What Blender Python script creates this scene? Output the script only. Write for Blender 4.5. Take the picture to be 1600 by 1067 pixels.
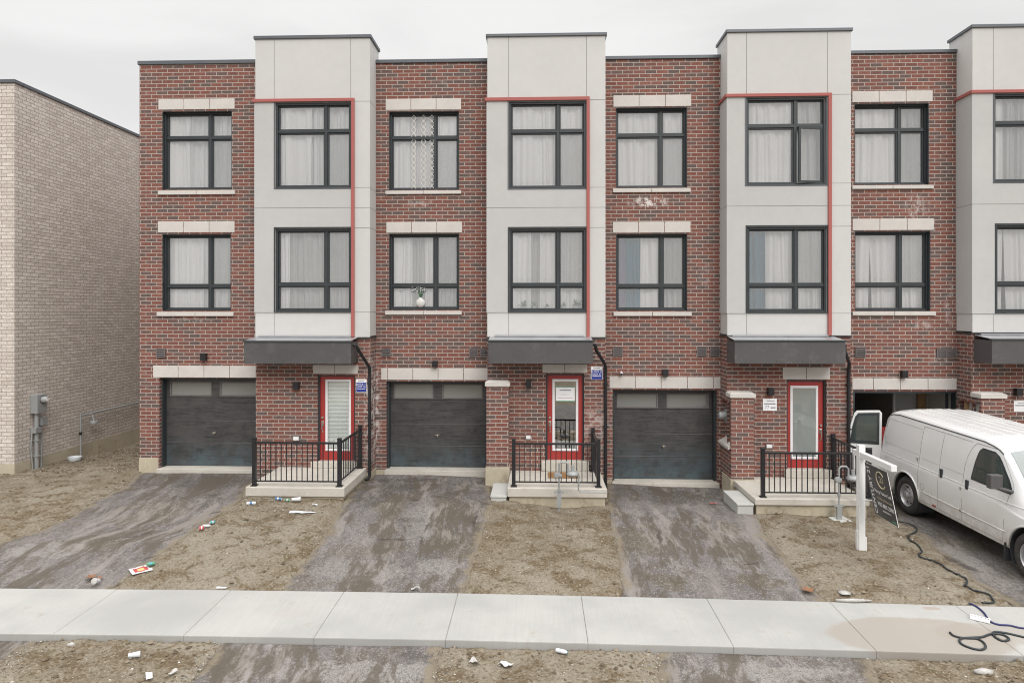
import bpy, math, random
import numpy as np
from mathutils import noise, Vector, Matrix
R = math.radians
random.seed(7)
rng = np.random.default_rng(11)
scene = bpy.context.scene
for o in list(bpy.data.objects): bpy.data.objects.remove(o)
C = scene.collection

# ------------------------------------------------------------------ camera
F, TH = 1067.0, R(2.15)
CT, ST = math.cos(TH), math.sin(TH)
D, HC = 16.2, 3.83                       # camera distance to the brick facade, height above garage slab
cam = bpy.data.cameras.new('camera'); camo = bpy.data.objects.new('camera', cam); C.objects.link(camo)
cam.sensor_fit = 'HORIZONTAL'; cam.sensor_width = 36.0; cam.lens = F / 1600 * 36
cam.shift_y = -46.5 / 1600; cam.clip_start = 0.1; cam.clip_end = 3000
camo.location = (0, -D, HC); camo.rotation_euler = (R(90), 0, TH)
scene.camera = camo

# ------------------------------------------------------------------ overcast sky, soft sun
SUN_EL, SUN_AZ = R(38), R(160)           # azimuth measured from +Y clockwise
world = bpy.data.worlds.new('World'); scene.world = world; world.use_nodes = True
wn, wl = world.node_tree.nodes, world.node_tree.links
wn.clear()
wo = wn.new('ShaderNodeOutputWorld'); bg = wn.new('ShaderNodeBackground')
sky = wn.new('ShaderNodeTexSky'); sky.sky_type = 'NISHITA'; sky.sun_disc = False
sky.sun_elevation = SUN_EL; sky.sun_rotation = SUN_AZ; sky.dust_density = 3
tc = wn.new('ShaderNodeTexCoord')
sep = wn.new('ShaderNodeSeparateXYZ'); wl.new(tc.outputs['Generated'], sep.inputs[0])
up = wn.new('ShaderNodeMapRange'); up.interpolation_type = 'SMOOTHSTEP'
up.inputs['From Min'].default_value = 0.42; up.inputs['From Max'].default_value = 0.95
up.inputs['To Min'].default_value = 6.5; up.inputs['To Max'].default_value = 24.0
wl.new(sep.outputs['Z'], up.inputs['Value'])
mp = wn.new('ShaderNodeMapping'); mp.inputs['Scale'].default_value = (1.6, 1.6, 5.0)
wl.new(tc.outputs['Generated'], mp.inputs['Vector'])
cn = wn.new('ShaderNodeTexNoise'); cn.inputs['Scale'].default_value = 1.7; cn.inputs['Detail'].default_value = 5
cn.inputs['Distortion'].default_value = 0.4
wl.new(mp.outputs[0], cn.inputs['Vector'])
cr = wn.new('ShaderNodeMapRange'); cr.interpolation_type = 'SMOOTHSTEP'
cr.inputs['From Min'].default_value = 0.36; cr.inputs['From Max'].default_value = 0.66
cr.inputs['To Min'].default_value = 1.03; cr.inputs['To Max'].default_value = 0.90
wl.new(cn.outputs['Fac'], cr.inputs['Value'])
mu = wn.new('ShaderNodeMath'); mu.operation = 'MULTIPLY'
wl.new(up.outputs[0], mu.inputs[0]); wl.new(cr.outputs[0], mu.inputs[1])
gr = wn.new('ShaderNodeCombineXYZ')
for i, k in enumerate((1.0, 0.995, 0.985)):
    m_ = wn.new('ShaderNodeMath'); m_.operation = 'MULTIPLY'; m_.inputs[1].default_value = k
    wl.new(mu.outputs[0], m_.inputs[0]); wl.new(m_.outputs[0], gr.inputs[i])
mx = wn.new('ShaderNodeMix'); mx.data_type = 'RGBA'; mx.inputs[0].default_value = 0.97
wl.new(sky.outputs[0], mx.inputs[6]); wl.new(gr.outputs[0], mx.inputs[7])
wl.new(mx.outputs[2], bg.inputs['Color']); bg.inputs['Strength'].default_value = 0.1
wl.new(bg.outputs[0], wo.inputs[0])
sl = bpy.data.lights.new('sun', 'SUN'); sl.energy = 1.25; sl.angle = R(30); sl.color = (1, 0.97, 0.93)
so = bpy.data.objects.new('sun', sl); C.objects.link(so); so.location = (0, -20, 30)
sdir = Vector((math.sin(SUN_AZ) * math.cos(SUN_EL), math.cos(SUN_AZ) * math.cos(SUN_EL), math.sin(SUN_EL)))
so.rotation_euler = sdir.to_track_quat('Z', 'Y').to_euler()
scene.render.engine = 'CYCLES'
scene.cycles.pixel_filter_type = 'BLACKMAN_HARRIS'; scene.cycles.filter_width = 1.05
scene.view_settings.view_transform = 'Standard'; scene.view_settings.look = 'None'
scene.view_settings.exposure = 0.45; scene.view_settings.gamma = 1.0

# ------------------------------------------------------------------ measuring helpers (photo pixel -> real plane)
def ray(px, py):
    a = (px - 800) / F
    return (-ST + CT * a, CT + ST * a, (487 - py) / F)
def onY(px, py, Y=0.0):
    d = ray(px, py); t = (Y + D) / d[1]
    return t * d[0], HC + t * d[2]
def X_(px, Y=0.0): return onY(px, 487, Y)[0]
def Z_(px, py, Y=0.0): return onY(px, py, Y)[1]
def onZ(px, py, z):
    d = ray(px, py); t = (z - HC) / d[2]
    return t * d[0], -D + t * d[1]

# ------------------------------------------------------------------ mesh builder
ORG = {}
class MB:
    def __init__(s): s.v = []; s.f = []; s.mi = []; s.mats = []; s.cur = 0
    def m(s, mat):
        if mat not in s.mats: s.mats.append(mat)
        s.cur = s.mats.index(mat); return s
    def face(s, pts):
        n = len(s.v); s.v += [tuple(p) for p in pts]; s.f.append(tuple(range(n, n + len(pts)))); s.mi.append(s.cur); return s
    def mesh(s, vs, fs):
        n = len(s.v); s.v += [tuple(p) for p in vs]
        for q in fs: s.f.append(tuple(i + n for i in q)); s.mi.append(s.cur)
        return s
    def box(s, x0, x1, y0, y1, z0, z1):
        if x0 > x1: x0, x1 = x1, x0
        if y0 > y1: y0, y1 = y1, y0
        if z0 > z1: z0, z1 = z1, z0
        v = [(x, y, z) for z in (z0, z1) for y in (y0, y1) for x in (x0, x1)]
        return s.mesh(v, [(0, 2, 3, 1), (4, 5, 7, 6), (0, 1, 5, 4), (2, 6, 7, 3), (0, 4, 6, 2), (1, 3, 7, 5)])
    def obox(s, M, sx, sy, sz):
        v = [M @ Vector((x * sx / 2, y * sy / 2, z * sz / 2)) for z in (-1, 1) for y in (-1, 1) for x in (-1, 1)]
        return s.mesh(v, [(0, 2, 3, 1), (4, 5, 7, 6), (0, 1, 5, 4), (2, 6, 7, 3), (0, 4, 6, 2), (1, 3, 7, 5)])
    def prism(s, poly, h0, h1):
        n = len(poly)
        v = [(x, y, h0) for x, y in poly] + [(x, y, h1) for x, y in poly]
        return s.mesh(v, [tuple(range(n))[::-1], tuple(range(n, 2 * n))] + [(i, (i + 1) % n, n + (i + 1) % n, n + i) for i in range(n)])
    def tube(s, pts, r, n=8, caps=True):
        pts = [Vector(p) for p in pts]; k = len(pts); vs = []; fs = []
        rr = r if isinstance(r, (list, tuple)) else [r] * k
        prev = None
        for i, p in enumerate(pts):
            t = (pts[min(i + 1, k - 1)] - pts[max(i - 1, 0)]).normalized()
            if prev is None:
                a = Vector((0, 0, 1)) if abs(t.z) < 0.9 else Vector((1, 0, 0))
                u = t.cross(a).normalized()
            else:
                u = (prev - t * prev.dot(t)).normalized()
            prev = u; w = t.cross(u)
            for j in range(n):
                an = 2 * math.pi * j / n
                vs.append(p + (u * math.cos(an) + w * math.sin(an)) * rr[i])
        for i in range(k - 1):
            for j in range(n):
                fs.append((i * n + j, i * n + (j + 1) % n, (i + 1) * n + (j + 1) % n, (i + 1) * n + j))
        if caps: fs.append(tuple(range(n))[::-1]); fs.append(tuple((k - 1) * n + j for j in range(n)))
        return s.mesh(vs, fs)
    def cyl(s, p0, p1, r, n=16, r1=None): return s.tube([p0, p1], [r, r if r1 is None else r1], n)
    def lathe(s, prof, M, n=32):
        """prof: (radius, height) around local Z of matrix M"""
        k = len(prof); vs = []; fs = []
        for r, h in prof:
            for j in range(n):
                a = 2 * math.pi * j / n
                vs.append(M @ Vector((r * math.cos(a), r * math.sin(a), h)))
        for i in range(k - 1):
            for j in range(n):
                fs.append((i * n + j, i * n + (j + 1) % n, (i + 1) * n + (j + 1) % n, (i + 1) * n + j))
        return s.mesh(vs, fs)
    def blob(s, c, r, sc=(1, 1, 1), seed=0, amp=0.25):
        t = (1 + 5 ** .5) / 2
        vs = [(-1, t, 0), (1, t, 0), (-1, -t, 0), (1, -t, 0), (0, -1, t), (0, 1, t), (0, -1, -t), (0, 1, -t), (t, 0, -1), (t, 0, 1), (-t, 0, -1), (-t, 0, 1)]
        fs = [(0, 11, 5), (0, 5, 1), (0, 1, 7), (0, 7, 10), (0, 10, 11), (1, 5, 9), (5, 11, 4), (11, 10, 2), (10, 7, 6), (7, 1, 8), (3, 9, 4), (3, 4, 2), (3, 2, 6), (3, 6, 8), (3, 8, 9), (4, 9, 5), (2, 4, 11), (6, 2, 10), (8, 6, 7), (9, 8, 1)]
        o = []
        for v in vs:
            p = Vector(v).normalized(); k = r * (1 + amp * noise.noise(p * 1.7 + Vector((seed * 3.1, 0, seed))))
            o.append((c[0] + p.x * k * sc[0], c[1] + p.y * k * sc[1], c[2] + p.z * k * sc[2]))
        return s.mesh(o, fs)
    def build(s, name, mat=None, parent=None, bevel=0, smooth=False, origin=None, auto=None):
        mats = s.mats if s.mats else [mat]
        if mat is not None and s.mats: mats = s.mats
        v = np.array(s.v, dtype=float)
        if parent is not None: org = ORG[parent.name]
        else:
            org = origin if origin is not None else ((v[:, 0].min() + v[:, 0].max()) / 2, (v[:, 1].min() + v[:, 1].max()) / 2, v[:, 2].min())
        me = bpy.data.meshes.new(name)
        me.from_pydata([tuple(p) for p in (v - np.array(org))], [], s.f)
        for m_ in mats: me.materials.append(m_)
        me.polygons.foreach_set('material_index', s.mi)
        # box-projected UVs in metres
        uv = me.uv_layers.new(name='UVMap')
        co = v; data = np.zeros(len(me.loops) * 2)
        for p in me.polygons:
            n = p.normal; ax = max(range(3), key=lambda i: abs(n[i]))
            for li in p.loop_indices:
                q = co[me.loops[li].vertex_index]
                if ax == 1: a, b = q[0], q[2]
                elif ax == 0: a, b = q[1], q[2]
                else: a, b = q[0], q[1]
                data[2 * li] = a; data[2 * li + 1] = b
        uv.data.foreach_set('uv', data)
        if smooth: me.polygons.foreach_set('use_smooth', [True] * len(me.polygons))
        if auto is not None:
            me.polygons.foreach_set('use_smooth', [True] * len(me.polygons))
            me.set_sharp_from_angle(angle=R(auto))
        me.update()
        o = bpy.data.objects.new(name, me); C.objects.link(o)
        ORG[o.name] = org
        if parent is not None: o.parent = parent
        else: o.location = org
        if bevel:
            b = o.modifiers.new('bevel', 'BEVEL'); b.width = bevel; b.segments = 2; b.limit_method = 'ANGLE'; b.angle_limit = R(40)
        return o

def tag(o, label=None, cat=None, group=None, kind=None):
    if label: o['label'] = label
    if cat: o['category'] = cat
    if group: o['group'] = group
    if kind: o['kind'] = kind
    return o
def thing(name, label, cat, loc, group=None):
    o = bpy.data.objects.new(name, None); C.objects.link(o); o.location = loc; o.empty_display_size = 0.2
    ORG[o.name] = tuple(loc); return tag(o, label, cat, group)
def smoothstep(a, b, x):
    t = max(0.0, min(1.0, (x - a) / (b - a))); return t * t * (3 - 2 * t)
def catmull(pts, k=6):
    P = [Vector(p) for p in pts]; P = [P[0] * 2 - P[1]] + P + [P[-1] * 2 - P[-2]]; out = []
    for i in range(1, len(P) - 2):
        for j in range(k):
            t = j / k
            out.append(0.5 * ((2 * P[i]) + (-P[i - 1] + P[i + 1]) * t + (2 * P[i - 1] - 5 * P[i] + 4 * P[i + 1] - P[i + 2]) * t * t + (-P[i - 1] + 3 * P[i] - 3 * P[i + 1] + P[i + 2]) * t ** 3))
    out.append(P[-2]); return out

# ------------------------------------------------------------------ materials
def newmat(name):
    m = bpy.data.materials.new(name); m.use_nodes = True
    return m, m.node_tree.nodes, m.node_tree.links, m.node_tree.nodes['Principled BSDF']
def N(nt, kind, **kw):
    n = nt.new(kind)
    for k, v in kw.items():
        if k.startswith('i_'): n.inputs[k[2:].replace('_', ' ')].default_value = v
        else: setattr(n, k, v)
    return n
def ramp(nt, stops, interp='LINEAR'):
    r = nt.new('ShaderNodeValToRGB'); r.color_ramp.interpolation = interp
    e = r.color_ramp.elements
    while len(e) < len(stops): e.new(0.5)
    for i, (p, c) in enumerate(stops):
        e[i].position = p; e[i].color = (c[0], c[1], c[2], 1) if not isinstance(c, (int, float)) else (c, c, c, 1)
    return r
def mixc(nt, lk, fac, a, b, mode='MIX'):
    m = nt.new('ShaderNodeMix'); m.data_type = 'RGBA'; m.blend_type = mode
    for sock, val in ((0, fac), (6, a), (7, b)):
        if hasattr(val, 'links'): lk.new(val, m.inputs[sock])
        elif isinstance(val, (int, float)): m.inputs[sock].default_value = val
        else: m.inputs[sock].default_value = (val[0], val[1], val[2], 1)
    return m.outputs[2]
def pos(nt): return nt.new('ShaderNodeNewGeometry').outputs['Position']
def nz(nt, lk, vec, scale, detail=4, rough=0.55, dist=0.0, out='Fac'):
    n = N(nt, 'ShaderNodeTexNoise'); n.inputs['Scale'].default_value = scale; n.inputs['Detail'].default_value = detail
    n.inputs['Roughness'].default_value = rough; n.inputs['Distortion'].default_value = dist
    lk.new(vec, n.inputs['Vector']); return n.outputs[out]
def mapv(nt, lk, vec, scale=(1, 1, 1), loc=(0, 0, 0), rot=(0, 0, 0)):
    n = nt.new('ShaderNodeMapping'); n.inputs['Scale'].default_value = scale; n.inputs['Location'].default_value = loc
    n.inputs['Rotation'].default_value = rot; lk.new(vec, n.inputs['Vector']); return n.outputs[0]
def math_(nt, lk, op, a, b=None, clamp=False):
    m = nt.new('ShaderNodeMath'); m.operation = op; m.use_clamp = clamp
    for i, v in enumerate((a, b)):
        if v is None: continue
        if hasattr(v, 'links'): lk.new(v, m.inputs[i])
        else: m.inputs[i].default_value = v
    return m.outputs[0]
def mr(nt, lk, v, a, b, c=0.0, d=1.0, sm=True):
    m = nt.new('ShaderNodeMapRange'); m.interpolation_type = 'SMOOTHSTEP' if sm else 'LINEAR'
    m.inputs['From Min'].default_value = a; m.inputs['From Max'].default_value = b
    m.inputs['To Min'].default_value = c; m.inputs['To Max'].default_value = d
    lk.new(v, m.inputs['Value']); return m.outputs[0]
def bump(nt, lk, h, strength, dist, bsdf):
    b = nt.new('ShaderNodeBump'); b.inputs['Strength'].default_value = strength; b.inputs['Distance'].default_value = dist
    lk.new(h, b.inputs['Height']); lk.new(b.outputs[0], bsdf.inputs['Normal'])

def plain(name, col, rough=0.6, var=0.12, scale=3.0, metal=0.0, bstr=0.0, bscale=60.0, coat=0.0, spec=0.5, dirt=None):
    m, nt, lk, b = newmat(name); p = pos(nt)
    n1 = nz(nt, lk, p, scale, 5); n2 = nz(nt, lk, p, scale * 9, 3)
    k = math_(nt, lk, 'ADD', mr(nt, lk, n1, 0.25, 0.75, 1 - var, 1 + var, False), mr(nt, lk, n2, 0.3, 0.7, -var * .35, var * .35, False))
    c = nt.new('ShaderNodeVectorMath'); c.operation = 'SCALE'; c.inputs[0].default_value = col; lk.new(k, c.inputs['Scale'])
    out = c.outputs[0]
    if dirt: out = mixc(nt, lk, mr(nt, lk, nz(nt, lk, p, scale * 2.3, 6, .65), 0.52, 0.75, 0, dirt[1]), out, dirt[0])
    lk.new(out, b.inputs['Base Color'])
    lk.new(mr(nt, lk, n1, 0.3, 0.7, max(0.02, rough - .08), min(1, rough + .08), False), b.inputs['Roughness'])
    b.inputs['Metallic'].default_value = metal; b.inputs['Coat Weight'].default_value = coat
    b.inputs['Specular IOR Level'].default_value = spec
    if bstr: bump(nt, lk, nz(nt, lk, p, bscale, 4), bstr, 0.004, b)
    return m

def brick_mat(name, ramp_stops, mortar, bw=0.267, rh=0.089, ms=0.0088, eff=0.5, spots=()):
    m, nt, lk, b = newmat(name)
    uv = nt.new('ShaderNodeUVMap').outputs[0]; p = pos(nt)
    wob = nz(nt, lk, p, 14, 2, out='Color')
    dv = nt.new('ShaderNodeVectorMath'); dv.operation = 'MULTIPLY_ADD'
    lk.new(wob, dv.inputs[0]); dv.inputs[1].default_value = (.006, .006, 0); lk.new(uv, dv.inputs[2])
    bt = N(nt, 'ShaderNodeTexBrick'); bt.inputs['Color1'].default_value = (0, 0, 0, 1); bt.inputs['Color2'].default_value = (1, 1, 1, 1)
    bt.inputs['Mortar'].default_value = (0.5, 0.5, 0.5, 1); bt.inputs['Scale'].default_value = 1
    bt.inputs['Mortar Size'].default_value = ms; bt.inputs['Mortar Smooth'].default_value = 0.25
    bt.inputs['Brick Width'].default_value = bw; bt.inputs['Row Height'].default_value = rh; bt.offset = 0.5
    lk.new(dv.outputs[0], bt.inputs['Vector'])
    r = ramp(nt, ramp_stops, 'LINEAR'); lk.new(bt.outputs['Color'], r.inputs[0])
    fine = nz(nt, lk, p, 45, 4, .7); big = nz(nt, lk, p, 0.9, 4)
    c = mixc(nt, lk, mr(nt, lk, fine, .3, .7, 0, .35, False), r.outputs[0], (.42, .38, .37), 'MULTIPLY')
    c = mixc(nt, lk, 0.30, c, mixc(nt, lk, mr(nt, lk, nz(nt, lk, p, 22, 3), .35, .65), (.5, .5, .5), (1.5, 1.5, 1.5)), 'MULTIPLY')
    mc = mixc(nt, lk, fine, mortar, tuple(k * .72 for k in mortar))
    c = mixc(nt, lk, bt.outputs['Fac'], c, mc)
    # white efflorescence: faint everywhere, strong in a few streaks
    e = math_(nt, lk, 'MULTIPLY', mr(nt, lk, nz(nt, lk, p, 1.1, 5, .6), .52, .75), mr(nt, lk, nz(nt, lk, p, 7, 5, .75, 0.6), .48, .68))
    e = math_(nt, lk, 'MULTIPLY', e, eff)
    for (sx, sz, rx, rz, st_) in spots:
        q = mapv(nt, lk, p, (1 / rx, 0, 1 / rz), (-sx / rx, 0, -sz / rz))
        ln = nt.new('ShaderNodeVectorMath'); ln.operation = 'LENGTH'; lk.new(q, ln.inputs[0])
        k = mr(nt, lk, ln.outputs['Value'], 1.0, 0.25, 0, 1)
        k = math_(nt, lk, 'MULTIPLY', k, mr(nt, lk, nz(nt, lk, p, 6.5, 6, .7, .2), .47, .56))
        e = math_(nt, lk, 'ADD', e, math_(nt, lk, 'MULTIPLY', k, st_), True)
    c = mixc(nt, lk, e, c, (.62, .58, .56))
    lk.new(c, b.inputs['Base Color']); b.inputs['Roughness'].default_value = 0.9; b.inputs['Specular IOR Level'].default_value = 0.25
    h = math_(nt, lk, 'ADD', math_(nt, lk, 'MULTIPLY', bt.outputs['Fac'], -1.0), math_(nt, lk, 'MULTIPLY', fine, .35))
    bump(nt, lk, h, 0.6, 0.006, b)
    return m
sp = []
for px, py, rx, rz, s_ in [(586, 640, .16, 1.7, .8), (1015, 316, .62, .17, 1.0), (1030, 352, .22, .08, .8), (1432, 325, .35, .45, .35), (1440, 508, .4, .15, .3), (1105, 430, .25, .4, .2), (655, 318, .4, .15, .3), (1468, 560, .3, .2, .3), (1483, 480, .15, 1.2, .25), (300, 500, .5, .1, .25), (965, 700, .12, 1.0, .4), (930, 660, .5, .7, .3)]:
    x_, z_ = onY(px, py); sp.append((x_, z_, rx, rz, s_))
M = {}
M['brick'] = brick_mat('red_brick', [(0.0, (.125, .092, .084)), (.25, (.150, .098, .090)), (.40, (.178, .086, .072)), (.75, (.212, .087, .069)), (1.0, (.24, .108, .084))], (.455, .40, .355), spots=sp, eff=.15)
M['beige_brick'] = brick_mat('beige_brick', [(0.0, (.53, .475, .425)), (.5, (.60, .545, .495)), (1.0, (.66, .605, .555))], (.33, .29, .255), ms=.0075, eff=.1)
M['stucco'] = plain('stucco', (.525, .518, .508), .9, .05, .6, bstr=.35, bscale=220, spec=.2)
M['stucco_grey'] = plain('stucco_grey', (.455, .452, .446), .9, .05, .7, bstr=.35, bscale=220, spec=.2)
M['joint'] = plain('joint_shadow', (.16, .155, .15), .9, .05)
M['stone'] = plain('cast_stone', (.54, .512, .482), .85, .07, 3, bstr=.2, bscale=90, spec=.25)
M['concrete'] = plain('porch_concrete', (.48, .45, .40), .88, .10, 1.8, bstr=.3, bscale=70, spec=.25, dirt=((.30, .26, .20), .5))
M['foundation'] = plain('foundation_concrete', (.43, .38, .29), .92, .14, 1.4, bstr=.5, bscale=30, spec=.2, dirt=((.20, .165, .11), .75))
M['step'] = plain('precast_concrete', (.42, .42, .40), .85, .06, 3, bstr=.3, bscale=80)
M['cap'] = plain('parapet_flashing', (.105, .112, .125), .45, .08, 2, metal=.3)
M['roof'] = plain('roof_membrane', (.22, .22, .22), .9, .1)
M['red_trim'] = plain('red_stucco_trim', (.34, .10, .088), .75, .06, 2)
M['frame'] = plain('window_frame', (.030, .036, .040), .42, .10, 4)
M['canopy'] = plain('canopy_metal', (.070, .067, .068), .55, .12, 1.6, bstr=.05, bscale=40, dirt=((.14, .133, .13), .5))
M['flash'] = plain('canopy_flashing', (.42, .43, .45), .35, .1, 3, metal=.6)
M['black'] = plain('black_metal', (.013, .013, .015), .38, .15, 5)
M['red_door'] = plain('red_door_paint', (.33, .032, .028), .45, .06, 2, bstr=.05)
M['white_trim'] = plain('white_trim', (.70, .68, .69), .5, .05, 3)
M['nickel'] = plain('satin_nickel', (.55, .50, .45), .3, .05, 3, metal=.9)
M['grey_meter'] = plain('grey_meter_paint', (.29, .30, .30), .5, .08, 4, metal=.15)
M['vent_dark'] = plain('vent_dark', (.03, .028, .03), .7)
M['vent'] = plain('vent_slat', (.16, .14, .14), .6)
M['interior'] = plain('interior_wall', (.42, .40, .37), .9, .05)
M['interior_dark'] = plain('garage_interior', (.36, .35, .33), .95, .08, 1.0)
M['blind'] = plain('blind_fabric', (.80, .86, .83), .8, .06, 4)
M['lattice'] = plain('lattice_thread', (.86, .84, .80), .8, .02)
M['paper'] = plain('paper', (.76, .76, .78), .8, .05, 8)
M['blue_sign'] = plain('blue_sign', (.018, .035, .26), .4, .04, 4)
M['white_text'] = plain('white_lettering', (.85, .85, .85), .6, .01)
M['grey_text'] = plain('grey_lettering', (.22, .22, .24), .6, .01)
M['gold_text'] = plain('gold_lettering', (.55, .47, .33), .5, .01)
M['sign_panel'] = plain('sign_panel', (.042, .042, .044), .45, .05, 3)
M['van_paint'] = plain('white_van_paint', (.72, .722, .718), .32, .015, 1.2, coat=.5)
if True:
    m_, nt_, lk_, b_ = newmat('van_paint_dusty'); p_ = pos(nt_); s_ = nt_.new('ShaderNodeSeparateXYZ'); lk_.new(p_, s_.inputs[0])
    g_ = math_(nt_, lk_, 'MULTIPLY', mr(nt_, lk_, s_.outputs['Z'], .55, -.1), mr(nt_, lk_, nz(nt_, lk_, p_, 5, 7, .75), .35, .65, .25, .9))
    c_ = mixc(nt_, lk_, g_, (.72, .722, .718), (.42, .38, .33)); c_ = mixc(nt_, lk_, mr(nt_, lk_, nz(nt_, lk_, p_, 1.3, 8, .75), .45, .7, 0, .16), c_, (.50, .48, .45))
    lk_.new(c_, b_.inputs['Base Color']); b_.inputs['Roughness'].default_value = .28; b_.inputs['Coat Weight'].default_value = .7; b_.inputs['Coat Roughness'].default_value = .08
    M['van_body'] = m_
M['van_seam'] = plain('van_seam', (.27, .265, .255), .6)
M['tyre'] = plain('tyre_rubber', (.035, .033, .031), .85, .2, 6, bstr=.3, bscale=60, dirt=((.13, .115, .095), .5))
M['rim'] = plain('steel_rim', (.52, .52, .53), .38, .08, 6, metal=.75)
M['dark_plastic'] = plain('dark_plastic', (.045, .045, .047), .6, .1, 4)
M['mirror_shell'] = plain('mirror_shell', (.075, .072, .072), .4, .1, 4)
M['taillight'] = plain('red_lens', (.36, .02, .02), .2, .05, 4, coat=.8)
M['mirror'] = plain('mirror_glass', (.5, .5, .5), .08, .02, metal=1.0)
M['rubber_hose'] = plain('black_cable', (.02, .026, .03), .5, .1, 5)
M['blue_cable'] = plain('navy_cable', (.018, .02, .10), .5, .1, 5)
M['leaf'] = plain('plant_leaf', (.045, .12, .055), .6, .25, 12)
M['pot'] = plain('white_pot', (.55, .54, .52), .5, .04)
M['dry_leaf'] = plain('dry_leaf', (.22, .10, .05), .8, .3, 20)
M['wood'] = plain('plywood', (.36, .22, .11), .8, .18, 5)
M['litter_white'] = plain('litter_white', (.56, .57, .58), .6, .25, 30, dirt=((.30, .26, .20), .7)); M['litter_grey'] = plain('litter_grey', (.40, .39, .37), .7, .25, 30, dirt=((.22, .19, .15), .8))
M['mat'] = plain('door_mat', (.25, .13, .05), .95, .3, 15, bstr=.6, bscale=120)
M['clear_plastic'] = plain('clear_plastic', (.60, .63, .65), .15, .1, 12, coat=.5)
for nm, col in (('red_paint', (.55, .03, .03)), ('blue_paint', (.02, .16, .42)), ('teal_paint', (.03, .33, .38)), ('green_paint', (.03, .28, .14)), ('yellow_paint', (.7, .55, .2))):
    M[nm] = plain(nm, tuple(q * .75 + .04 for q in col), .45, .2, 30, coat=.15, dirt=((.30, .26, .20), .5))

def glass_mat(name, refl=0.16, tint=(.88, .91, .90)):
    m, nt, lk, b = newmat(name); nt.remove(b)
    out = [n for n in nt if n.type == 'OUTPUT_MATERIAL'][0]
    tr = N(nt, 'ShaderNodeBsdfTransparent'); tr.inputs[0].default_value = (*tint, 1)
    gl = N(nt, 'ShaderNodeBsdfGlossy'); gl.inputs['Roughness'].default_value = 0.015
    p = pos(nt); bp = nt.new('ShaderNodeBump'); bp.inputs['Strength'].default_value = .12; bp.inputs['Distance'].default_value = .01
    lk.new(nz(nt, lk, p, 2.2, 2), bp.inputs['Height']); lk.new(bp.outputs[0], gl.inputs['Normal'])
    lw = N(nt, 'ShaderNodeLayerWeight'); lw.inputs['Blend'].default_value = 0.25
    f = math_(nt, lk, 'ADD', math_(nt, lk, 'MULTIPLY', lw.outputs['Fresnel'], .9), refl, True)
    mxs = nt.new('ShaderNodeMixShader'); lk.new(f, mxs.inputs[0]); lk.new(tr.outputs[0], mxs.inputs[1]); lk.new(gl.outputs[0], mxs.inputs[2])
    lk.new(mxs.outputs[0], out.inputs[0]); return m
M['glass'] = glass_mat('window_glass', .19, (1, 1, 1))
M['blind_glass'] = glass_mat('blind_glass', .12, (1, 1, 1))
M['door_glass'] = glass_mat('door_glass', .42, (.55, .58, .56))
def dark_glass(name, col, rough, spec):
    m, nt, lk, b = newmat(name)
    b.inputs['Base Color'].default_value = (*col, 1); b.inputs['Roughness'].default_value = rough
    b.inputs['Specular IOR Level'].default_value = spec; b.inputs['Coat Weight'].default_value = .5; b.inputs['Coat Roughness'].default_value = .03
    return m
M['van_glass'] = dark_glass('van_side_glass', (.05, .065, .06), .06, .9)
M['windshield'] = dark_glass('windshield_glass', (.20, .225, .22), .05, 1.0)
M['frosted'] = dark_glass('frosted_glass', (.23, .25, .24), .03, 1.0)
M['garage_glass'] = dark_glass('garage_glass', (.19, .195, .185), .06, 1.0)

def curtain_mat(name, col, trans=.3):
    m, nt, lk, b = newmat(name); out = [n for n in nt if n.type == 'OUTPUT_MATERIAL'][0]
    p = pos(nt); n1 = nz(nt, lk, mapv(nt, lk, p, (9, 9, .3)), 1, 3, .5)
    c = mixc(nt, lk, mr(nt, lk, n1, .3, .7), tuple(k * .90 for k in col), col)  # paler and darker vertical bands in the colour imitate fold shading
    lk.new(c, b.inputs['Base Color']); b.inputs['Roughness'].default_value = .9; b.inputs['Specular IOR Level'].default_value = .1
    t = N(nt, 'ShaderNodeBsdfTranslucent'); lk.new(c, t.inputs[0])
    mxs = nt.new('ShaderNodeMixShader'); mxs.inputs[0].default_value = trans
    lk.new(b.outputs[0], mxs.inputs[1]); lk.new(t.outputs[0], mxs.inputs[2]); lk.new(mxs.outputs[0], out.inputs[0]); return m
M['curtain'] = curtain_mat('white_curtain', (.96, .96, .95), .1)
M['curtain_pattern'] = curtain_mat('patterned_curtain', (.86, .87, .86), .15)
M['curtain_blue'] = curtain_mat('blue_curtain', (.02, .17, .27), .1)
M['curtain_grey'] = curtain_mat('grey_net_and_filler', (.58, .585, .57), .1)  # net curtain grey, also for filler panels added to lighten dark panes
M['curtain_purple'] = curtain_mat('grey_violet_curtain', (.17, .16, .27), .1)

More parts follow.
